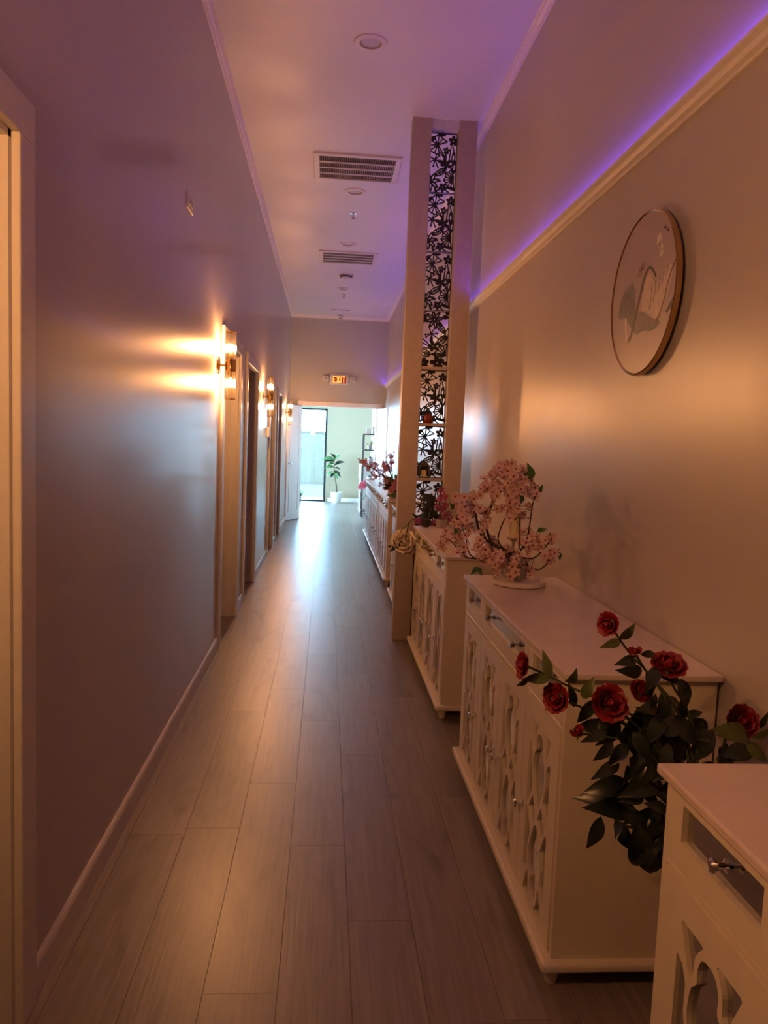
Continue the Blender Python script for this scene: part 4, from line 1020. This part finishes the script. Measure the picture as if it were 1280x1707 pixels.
def bloom_set(mt):
    return dict(outer=petal_mesh('petal', mt, [(.10, .0), (.45, .06), (.80, .22), (1.0, .40), (1.06, .42)], .72),
                mid=petal_mesh('petal', mt, [(.10, .04), (.40, .14), (.62, .36), (.70, .58), (.74, .62)], .80),
                inner=petal_mesh('petal', mt, [(.08, .10), (.26, .22), (.38, .46), (.36, .66), (.33, .72)], 1.0),
                core=MB().lathe([(0, .02), (.16, .05), (.24, .30), (.22, .54), (.14, .68), (.05, .66), (0, .60)], n=12).mesh('bloom_heart', mt, smooth=True))
RED = bloom_set('rose_red'); CREAM = bloom_set('petal_cream')
def rose(parent, loc, d, size, S=RED, full=True, name='rose'):
    r = place(name, S['core'], parent, loc, d, size, random.uniform(0, 6))
    for n_, key, off in ((3, 'inner', .2), (5, 'mid', .5), (6, 'outer', .1)) if full else ((3, 'inner', .2), (3, 'mid', .6)):
        for k in range(n_):
            a = off + 2 * math.pi * k / n_ + random.uniform(-.12, .12); q = random.uniform(.93, 1.07)
            link('petal', S[key], r, mw=Matrix.LocRotScale(Vector((0, 0, 0)), Quaternion((0, 0, 1), a), Vector((q, q, q * random.uniform(.9, 1.08)))))
    return r

# --- red rose plant standing between the two nearest cabinets
ORG = Vector((.885, 1.50, 0))
t = thing('rose_plant', ORG, 'tall dark leaved plant with red roses between two cabinets', 'plant')
MB().lathe([(0, 0), (.075, 0), (.095, .03), (.105, .12), (.095, .22), (.070, .29), (.060, .33), (.066, .35), (.058, .35), (.052, .33), (0, .30)], n=28).obj('vase', 'pot_dark', t, smooth=True)
FACE = {'side': (-1, -.15, .15), 'left': (-.72, -.62, .22), 'front': (-.10, -.90, .42), 'bud': (-.4, -.4, .8), 'up': (-.10, -.45, .88), 'back': (.1, -.7, .5)}
for (p, r_, kind) in ROSES:
    P_ = Vector(p); d = Vector(FACE[kind]).normalized()
    rs = r_ * {'side': 1.45, 'left': 1.35, 'front': 1.18, 'up': 1.15, 'back': 1.3, 'bud': 2.1}[kind]
    rose(t, P_ - ORG - d * rs * .35, d, rs, RED, kind != 'bud')
    base = Vector((-.03 + random.uniform(-.015, .015), .02 + random.uniform(-.01, .02), .60))
    e = P_ - ORG - d * rs * .3
    mid = base.lerp(e, .45) + Vector((.01, .02, .07)); m2 = base.lerp(e, .8) + Vector((0, .02, .03))
    MB().tube(spline([base, mid, m2, e], 5), [.0035] * 8 + [.0025] * 8, 7).obj('stem', 'stem_green', t, smooth=True)
    for k in range(5):     # leaves along the stem
        q = base.lerp(e, .25 + .10 * k) + Vector((.006, .025, .05)); an = random.uniform(0, 6.28); L_ = random.uniform(.045, .075)
        put_leaf(t, q, q + Vector((math.cos(an) * L_, .0, math.sin(an) * L_ * .7 - .012)), 'leaf_dark', (random.uniform(-.4, .4), -.9, .5), wide=True)
    for k in range(3):     # sepals under the bloom
        a = 2.1 * k; o_ = aim(d) @ Vector((math.cos(a), math.sin(a), -.1))
        put_leaf(t, P_ - d * rs * .30, P_ - d * rs * .1 + o_ * rs * .9, 'leaf_olive_lit', d, org=ORG, name='sepal')
for i, (b_, e) in enumerate(ROSE_LEAVES):
    f = (random.uniform(-.5, .3), -1, random.uniform(.1, .9))
    e = Vector(b_) + (Vector(e) - Vector(b_)) * 1.22
    put_leaf(t, b_, e, 'leaf_olive_lit' if (22 <= i <= 27 or i in (32, 33, 35)) else 'leaf_dark', f, wide=i % 3 != 0, org=ORG)  # olive copies of the dark leaf carry the light in their colour
for i in range(46):       # the inner leaves
    a = random.uniform(0, 6.28); z = random.uniform(.56, .88); rr = random.uniform(.0, .10)
    b_ = Vector((.72 + rr * math.cos(a) + (.88 - z) * .08, 1.545 + .3 * rr * math.sin(a), z))
    L_ = random.uniform(.06, .105); a = random.uniform(1.4, 6.0)
    e = b_ + Vector((math.cos(a) * L_, -random.uniform(0, .04), math.sin(a) * L_ * .7 - .02))
    put_leaf(t, b_, e, 'leaf_dark', (random.uniform(-.5, .5), -.8, .6), wide=True, org=ORG)
for p1 in ((.66, 1.56, .66), (.72, 1.56, .80), (.90, 1.58, .78), (.855, 1.52, .60)):
    a, b_ = Vector((0, 0, .30)), Vector(p1) - ORG
    m_ = Vector((-.02, .015, .50)) if p1[2] > .62 else a.lerp(b_, .5)
    MB().tube(spline([a, m_, b_], 6), .0045, 7).obj('stem', 'stem_green', t, smooth=True)

# --- cherry blossom arrangement on the second cabinet
TZ = .854
t2 = thing('round_tray', (.803, 3.065, TZ), 'round white tray under the cherry blossom vase', 'tray')
MB().lathe([(0, .0), (.098, 0), (.108, .004), (.110, .018), (.106, .020), (.102, .010), (0, .009)], n=48).obj('dish', 'tray_white', t2, smooth=True)
MB().lathe([(.1065, .0195), (.110, .0185), (.111, .0215), (.107, .0225), (.1065, .0195)], n=48).obj('lip', 'tray_white', t2, smooth=True)
VO = Vector((.800, 3.12, TZ + .0095))
t = thing('blossom_vase', VO, 'pale pink cherry blossom branches in grey vase on tray', 'flowers')
MB().lathe([(0, 0), (.030, 0), (.040, .010), (.046, .045), (.040, .085), (.028, .105), (.030, .115), (.026, .115), (.022, .100), (0, .09)], n=26).obj('vase', 'ceramic_grey', t, smooth=True)
root_p = VO + Vector((0, 0, .10))
for i, br in enumerate(BRANCHES):
    pts = [root_p] + [Vector(q) for q in br[1:]]
    pts = [Vector(q) - VO for q in pts]
    n_ = 5; s_ = spline(pts, n_)
    r0 = .0075 if i in (0, 4) else .0042
    MB().tube(s_, [r0 * (1 - .7 * k / len(s_)) for k in range(len(s_))], 7).obj('branch', 'branch_brown', t, smooth=True)
def blossom_mesh(mt, n=5):
    m = MB()
    for k in range(n):
        a = 2 * math.pi * k / n; c, s_ = math.cos(a), math.sin(a)
        loc = [(.12, 0, .05), (.55, -.36, .22), (.62, .0, .16), (.55, .36, .22), (1.0, -.22, .34), (1.02, .22, .34), (.95, 0, .30)]
        m._add([(x * c - y * s_, x * s_ + y * c, z) for x, y, z in loc], [(0, 1, 2), (0, 2, 3), (1, 4, 6, 2), (3, 2, 6, 5)])
    m.cur = 1
    m.lathe([(.20, .02), (.20, .14), (.10, .22), (0, .24)], n=8)
    return m.mesh('blossom', [mt, 'blossom_heart'])
BL = blossom_mesh('blossom_pink'); BLR = blossom_mesh('rosy_pink')
def bud_mesh(mt):
    return MB().lathe([(0, 0), (.35, .15), (.5, .5), (.3, .9), (0, 1.05)], n=7).mesh('blossom_bud', mt, smooth=True)
for p in BLOSSOMS:
    if .765 < p[0] < .815 and 1.02 < p[2] < 1.135: continue
    d = (random.uniform(-.8, .6), -random.uniform(.3, 1.0), random.uniform(-.2, .8))
    place('blossom', BL, t, Vector(p) - VO, d, random.uniform(.017, .0235), random.uniform(0, 6))
for b_, e in BLEAVES:
    v = (Vector(e) - Vector(b_)).normalized() * max((Vector(e) - Vector(b_)).length, .045)
    put_leaf(t, b_, Vector(b_) + v, 'leaf_green', (.1, -1, .3), wide=True, org=VO)
twigs = MB()
_bp = [Vector(q) for br in BRANCHES for q in spline(br[1:], 5)]
for p in BLOSSOMS:
    P_ = Vector(p); c_ = min(_bp, key=lambda q: (q - P_).length)
    if .012 < (c_ - P_).length < .075: twigs.tube([c_ - VO, P_ - VO], .0012, 4)
tag(twigs.obj('twigs', 'branch_brown', t), None, kind='stuff')
t = thing('pillar_candle', (.808, 3.205, TZ), 'cream pillar candle on slim holder behind the blossoms', 'candle')
MB().lathe([(0, 0), (.034, 0), (.034, .006), (.010, .014), (.007, .03), (.007, .155), (.012, .165), (.030, .172), (.030, .177), (0, .177)], n=22).obj('holder', 'ceramic_grey', t, smooth=True)
MB().lathe([(0, .177), (.022, .177), (.023, .183), (.023, .262), (.020, .270), (.004, .268), (0, .267)], n=22).obj('wax', 'candle_cream', t, smooth=True)
MB().tube([(0, 0, .266), (.001, 0, .276)], .0012, 5).obj('wick', 'pot_dark', t)

# --- magenta orchid on the third cabinet
OO = Vector((.79, 5.13, TZ))
t = thing('orchid', OO, 'magenta orchid with dark leaves in front of the lattice', 'flowers')
MB().lathe([(0, 0), (.030, 0), (.040, .05), (.043, .06), (.039, .06), (.036, .05), (0, .045)], n=20).obj('pot', 'ceramic_grey', t, smooth=True)
ORC = MB()
for k in range(5):
    a = math.pi / 2 + 2 * math.pi * k / 5; c, s_ = math.cos(a), math.sin(a); w_ = .42 if k in (1, 4) else .26
    ORC._add([(x * c - y * s_, x * s_ + y * c, z) for x, y, z in ((0, 0, 0), (.5, -w_, .1), (.5, w_, .1), (.95, -w_ * .6, .0), (.95, w_ * .6, .0), (1.05, 0, -.02))], [(0, 1, 2), (1, 3, 4, 2), (3, 5, 4)])
ORC.lathe([(.16, 0), (.18, .2), (.08, .34), (0, .36)], n=8)
ORC = ORC.mesh('orchid_flower', 'orchid_magenta')
for p in ORCHID:
    place('orchid_flower', ORC, t, Vector(p) - OO, (random.uniform(-.6, .4), -1, random.uniform(-.2, .4)), random.uniform(.026, .034), random.uniform(-.4, .4))
for q in ([(0, 0, .05), (-.02, 0, .20), (-.005, .0, .30), (.0, -.03, .26)], [(0, 0, .05), (-.06, .02, .14), (-.09, 0, .06)], [(0, 0, .05), (.05, -.01, .12), (.07, -.02, .04)]):
    MB().tube(spline(q, 6), .0028, 6).obj('stem', 'stem_green', t, smooth=True)
for k in range(13):
    a = random.uniform(2.0, 4.6); L_ = random.uniform(.07, .13)
    b_ = Vector((-.02 + random.uniform(-.05, .01), .04, random.uniform(.05, .20)))
    put_leaf(t, b_, b_ + Vector((math.cos(a) * L_, .0, max(math.sin(-a) * L_ * .5 + .02, .03 - b_.z))), 'leaf_dark', (0, -1, .4), wide=True)

# --- cream silk flower hanging over the far corner of the third cabinet
CO = Vector((.690, 5.165, TZ))
t = thing('silk_peony', CO, 'cream silk peony hanging over the cabinet corner by the divider post', 'flowers')
MB().lathe([(0, 0), (.022, 0), (.028, .03), (.024, .05), (.026, .055), (.020, .055), (0, .04)], n=18).obj('vase', 'pot_dark', t, smooth=True)
hd = Vector((-.140, .010, -.100))
MB().tube(spline([(0, 0, .04), (-.04, -.005, .070), (-.11, 0, .03), (-.13, .005, -.07)], 6), .0035, 7).obj('stem', 'stem_green', t, smooth=True)
MB().tube(spline([(-.11, 0, .03), (-.165, .0, -.03), (-.215, 0, -.12)], 6), .003, 6).obj('stem', 'stem_green', t, smooth=True)
rose(t, hd + Vector((0, 0, -.01)), (-.25, -.9, .35), .076, CREAM, name='peony')
rose(t, hd + Vector((.032, .01, .012)), (.5, -.8, .4), .056, CREAM, name='peony')
rose(t, hd + Vector((-.030, .01, .022)), (-.7, -.5, .6), .052, CREAM, name='peony')
rose(t, hd + Vector((.034, .005, -.052)), (.3, -.8, -.4), .046, CREAM, name='peony')
rose(t, Vector((-.222, .0, -.135)), (-.6, -.6, .5), .024, CREAM, False, name='bud')
for b_, e in (((-.20, 0, -.14), (-.26, -.01, -.14)), ((-.20, 0, -.14), (-.24, -.01, -.18)), ((-.20, 0, -.13), (-.22, -.02, -.09)), ((-.17, 0, -.12), (-.215, -.02, -.165)), ((-.06, 0, .06), (-.10, -.03, .09))):
    put_leaf(t, b_, e, 'leaf_dark', (0, -1, .4))

# --- rosy blossoms on the first cabinet past the divider
FO = Vector((.70, 7.86, TZ))
t = thing('rosy_blossoms', FO, 'rosy pink blossom spray on cabinet past the divider', 'flowers')
MB().lathe([(0, 0), (.045, 0), (.06, .04), (.055, .10), (.045, .13), (.048, .14), (.040, .14), (0, .11)], n=20).obj('vase', 'ceramic_white', t, smooth=True)
for p in FARBLOSSOM:
    for q in range(2):
        place('blossom', BLR, t, Vector(p) - FO + Vector((random.uniform(-.03, .03), 0, random.uniform(-.03, .03))) * q, (random.uniform(-.8, .5), -1, random.uniform(-.2, .6)), random.uniform(.013, .020), random.uniform(0, 6))
for q in ((.36, 7.85, 1.20), (.44, 7.8, 1.17), (.52, 7.9, 1.10), (.60, 7.9, 1.25), (.65, 7.95, 1.29), (.66, 7.85, 1.10), (.62, 7.8, 1.20)):
    e = Vector(q) - FO
    MB().tube(spline([(0, 0, .12), Vector((0, 0, .12)).lerp(e, .5) + Vector((.0, 0, .03)), e], 5), [.005] * 6 + [.003] * 5, 6).obj('branch', 'branch_brown', t, smooth=True)
for k in range(26):
    b_ = Vector((random.uniform(-.03, .05), random.uniform(-.10, -.02), random.uniform(-.12, .22)))
    b_.z = max(b_.z, .02)
    a = random.uniform(0, 6.28); L_ = random.uniform(.06, .10)
    put_leaf(t, b_, b_ + Vector((math.cos(a) * L_, -.02, max(math.sin(a) * L_ * .8, .03 - b_.z))), random.choice(('leaf_dark', 'leaf_dark', 'leaf_green')), (0, -1, .3), wide=True)
for q in ((.0, -.14, .12), (.03, -.14, .18), (-.03, -.13, .09)): rose(t, Vector(q), (-.2, -1, .2), .035, dict(bloom_set('rosy_pink')), name='bloom')

# ================================================================== back room
PO = Vector((.262, 17.72, 0))
t = thing('potted_rubber_plant', PO, 'rubber plant in a white pot beside the glass door', 'plant')
MB().lathe([(0, 0), (.100, 0), (.104, .008), (.138, .235), (.141, .25), (.132, .25), (.128, .22), (0, .21)], n=32).obj('pot', 'ceramic_white', t, smooth=True)
MB().lathe([(.129, .222), (.0, .228)], n=24).obj('soil', 'soil', t)
stem = [(0.01, 0, .22), (-.01, 0, .40), (-.05, 0, .60), (-.075, 0, .85), (-.07, 0, 1.06)]
MB().tube(spline(stem, 6), [.014] * 8 + [.010] * 8 + [.007] * 9, 8).obj('stem', 'branch_brown', t, smooth=True)
for b_, e, k in (((-.07, 0, 1.00), (-.08, -.04, 1.13), 'leaf_green'), ((-.07, 0, .98), (-.36, -.02, 1.00), 'leaf_green'), ((-.07, 0, .95), (-.30, -.06, .95), 'leaf_dark'), ((-.07, 0, .98), (.05, -.08, 1.12), 'leaf_green'),
                 ((-.07, 0, .86), (.17, .0, .96), 'leaf_dark'), ((-.07, 0, .82), (-.30, -.04, .80), 'leaf_green'), ((-.07, 0, .80), (.07, -.04, .78), 'leaf_dark'), ((-.065, 0, .74), (.09, -.03, .60), 'leaf_dark'),
                 ((-.065, 0, .72), (-.24, -.03, .60), 'leaf_green'), ((-.06, 0, .68), (-.16, -.08, .55), 'leaf_dark'), ((-.07, 0, .90), (-.22, -.10, .88), 'leaf_green'), ((-.07, 0, 1.02), (-.16, -.02, 1.14), 'leaf_dark'), ((-.06, 0, .70), (.02, -.1, .56), 'leaf_green')):
    put_leaf(t, b_, e, k, (random.uniform(-.3, .3), -.6, .7), wide=True)

RX0, RX1, RY0, RY1, RH = .70, 1.0, 14.52, 14.92, 1.58
t = thing('metal_rack', ((RX0 + RX1) / 2, (RY0 + RY1) / 2, 0), 'narrow black metal rack at the right of the back room', 'rack')
Lr = Vector(((RX0 + RX1) / 2, (RY0 + RY1) / 2, 0))
for x in (RX0, RX1):
    for y in (RY0, RY1):
        MB().box(x - .010, x + .010, y - .010, y + .010, 0, RH).obj('upright', 'dark_steel', t).location = -Lr
SHELVES = (.12, .62, .98, 1.28, RH)
for z in SHELVES:
    f = MB().box(RX0, RX1, RY0, RY1, z - .014, z - .004)
    for y in (RY0, RY1): f.box(RX0, RX1, y - .008, y + .008, z - .022, z)
    f.obj('shelf', 'dark_steel', t).location = -Lr
for i, (x, y, w_, h) in enumerate(((.78, 14.66, .07, .10), (.90, 14.72, .08, .14))):
    o = thing('gift_box', (x, y, RH), ('small' if i == 0 else 'taller') + ' white box on top of the black rack', 'box', 'white boxes on the rack')
    MB().box(-w_ / 2, w_ / 2, -.06, .06, 0, h * .8).obj('carton', 'ceramic_white', o, bevel=.003)
    MB().box(-w_ / 2 - .004, w_ / 2 + .004, -.064, .064, h * .8, h).obj('lid', 'ceramic_white', o, bevel=.003)
o = thing('white_flower_pot', (.82, 14.66, 1.28), 'cream flowers in a small pot on the rack', 'flowers')
MB().lathe([(0, 0), (.035, 0), (.045, .08), (.040, .08), (0, .07)], n=16).obj('pot', 'ceramic_grey', o, smooth=True)
for k in range(6):
    p = Vector((random.uniform(-.06, .06), random.uniform(-.06, .0), .12 + random.uniform(-.03, .07)))
    rose(o, p, (random.uniform(-.5, .5), -1, .4), .035, CREAM, False, name='bloom')
    MB().tube([(0, 0, .07), p], .003, 5).obj('stem', 'stem_green', o)
for i, (z, mt, nm) in enumerate(((.98, 'ceramic_grey', 'grey jar on the middle shelf of the rack'), (.62, 'ceramic_white', 'white jar on the lower shelf of the rack'))):
    o = thing('storage_jar', (.84, 14.68, z), nm, 'jar')
    MB().lathe([(0, 0), (.05, 0), (.055, .01), (.055, .12), (.045, .14), (0, .14)], n=18).obj('jar_body', mt, o, smooth=True)
    MB().lathe([(.048, .14), (.048, .155), (.012, .16), (.012, .175), (0, .178)], n=16).obj('lid', 'dark_steel', o, smooth=True)
# pink flower hanging on the rack upright
HO = Vector((.712, 14.47, .60))
t = thing('pink_flower', HO, 'bright pink flower hanging from the rack upright', 'flowers')
PK = bloom_set('hot_pink')
rose(t, (0, -.01, 0), (-.2, -1, .2), .07, PK, name='bloom'); rose(t, (.05, 0, .05), (.3, -1, .3), .05, PK, name='bloom'); rose(t, (-.05, .0, -.03), (-.4, -1, .2), .045, PK, name='bloom')
MB().tube(spline([(0, .01, -.02), (-.05, .0, -.18), (.0, .0, -.26), (.06, 0, -.16)], 6), .005, 6).obj('stem', 'stem_green', t, smooth=True)
# white open shelf unit behind the rack
t = thing('shelf_unit', (.85, 15.62, 0), 'low white open shelf unit behind the black rack', 'shelf')
u = MB(); Lr = Vector((.85, 15.62, 0))
u.box(.70, 1.0, 15.20, 15.225, .02, .96).box(.70, 1.0, 16.035, 16.06, .02, .96).box(.985, 1.0, 15.225, 16.035, .02, .96)
u.obj('carcass', 'ceramic_white', t, bevel=.002).location = -Lr
for z in (.02, .32, .66, .935): MB().box(.70, .985, 15.225, 16.035, z, z + .025).obj('shelf_board', 'ceramic_white', t).location = -Lr
MB().box(.69, .70, 15.20, 16.06, .68, .96).obj('drawer_front', 'ceramic_white', t, bevel=.002).location = -Lr
# low plant by the glass door, peeking past the open leaf
LO = Vector((-.60, 17.55, 0))
t = thing('small_potted_plant', LO, 'small dark plant on the floor left of the glass door', 'plant')
MB().lathe([(0, 0), (.05, 0), (.065, .13), (.058, .13), (0, .12)], n=18).obj('pot', 'pot_dark', t, smooth=True)
for k in range(16):
    a = k * 2.4; L_ = random.uniform(.10, .18)
    put_leaf(t, (0, 0, .11), (math.cos(a) * L_ * .7, math.sin(a) * L_ * .7, .11 + L_), 'leaf_green', (math.cos(a), math.sin(a), .6))
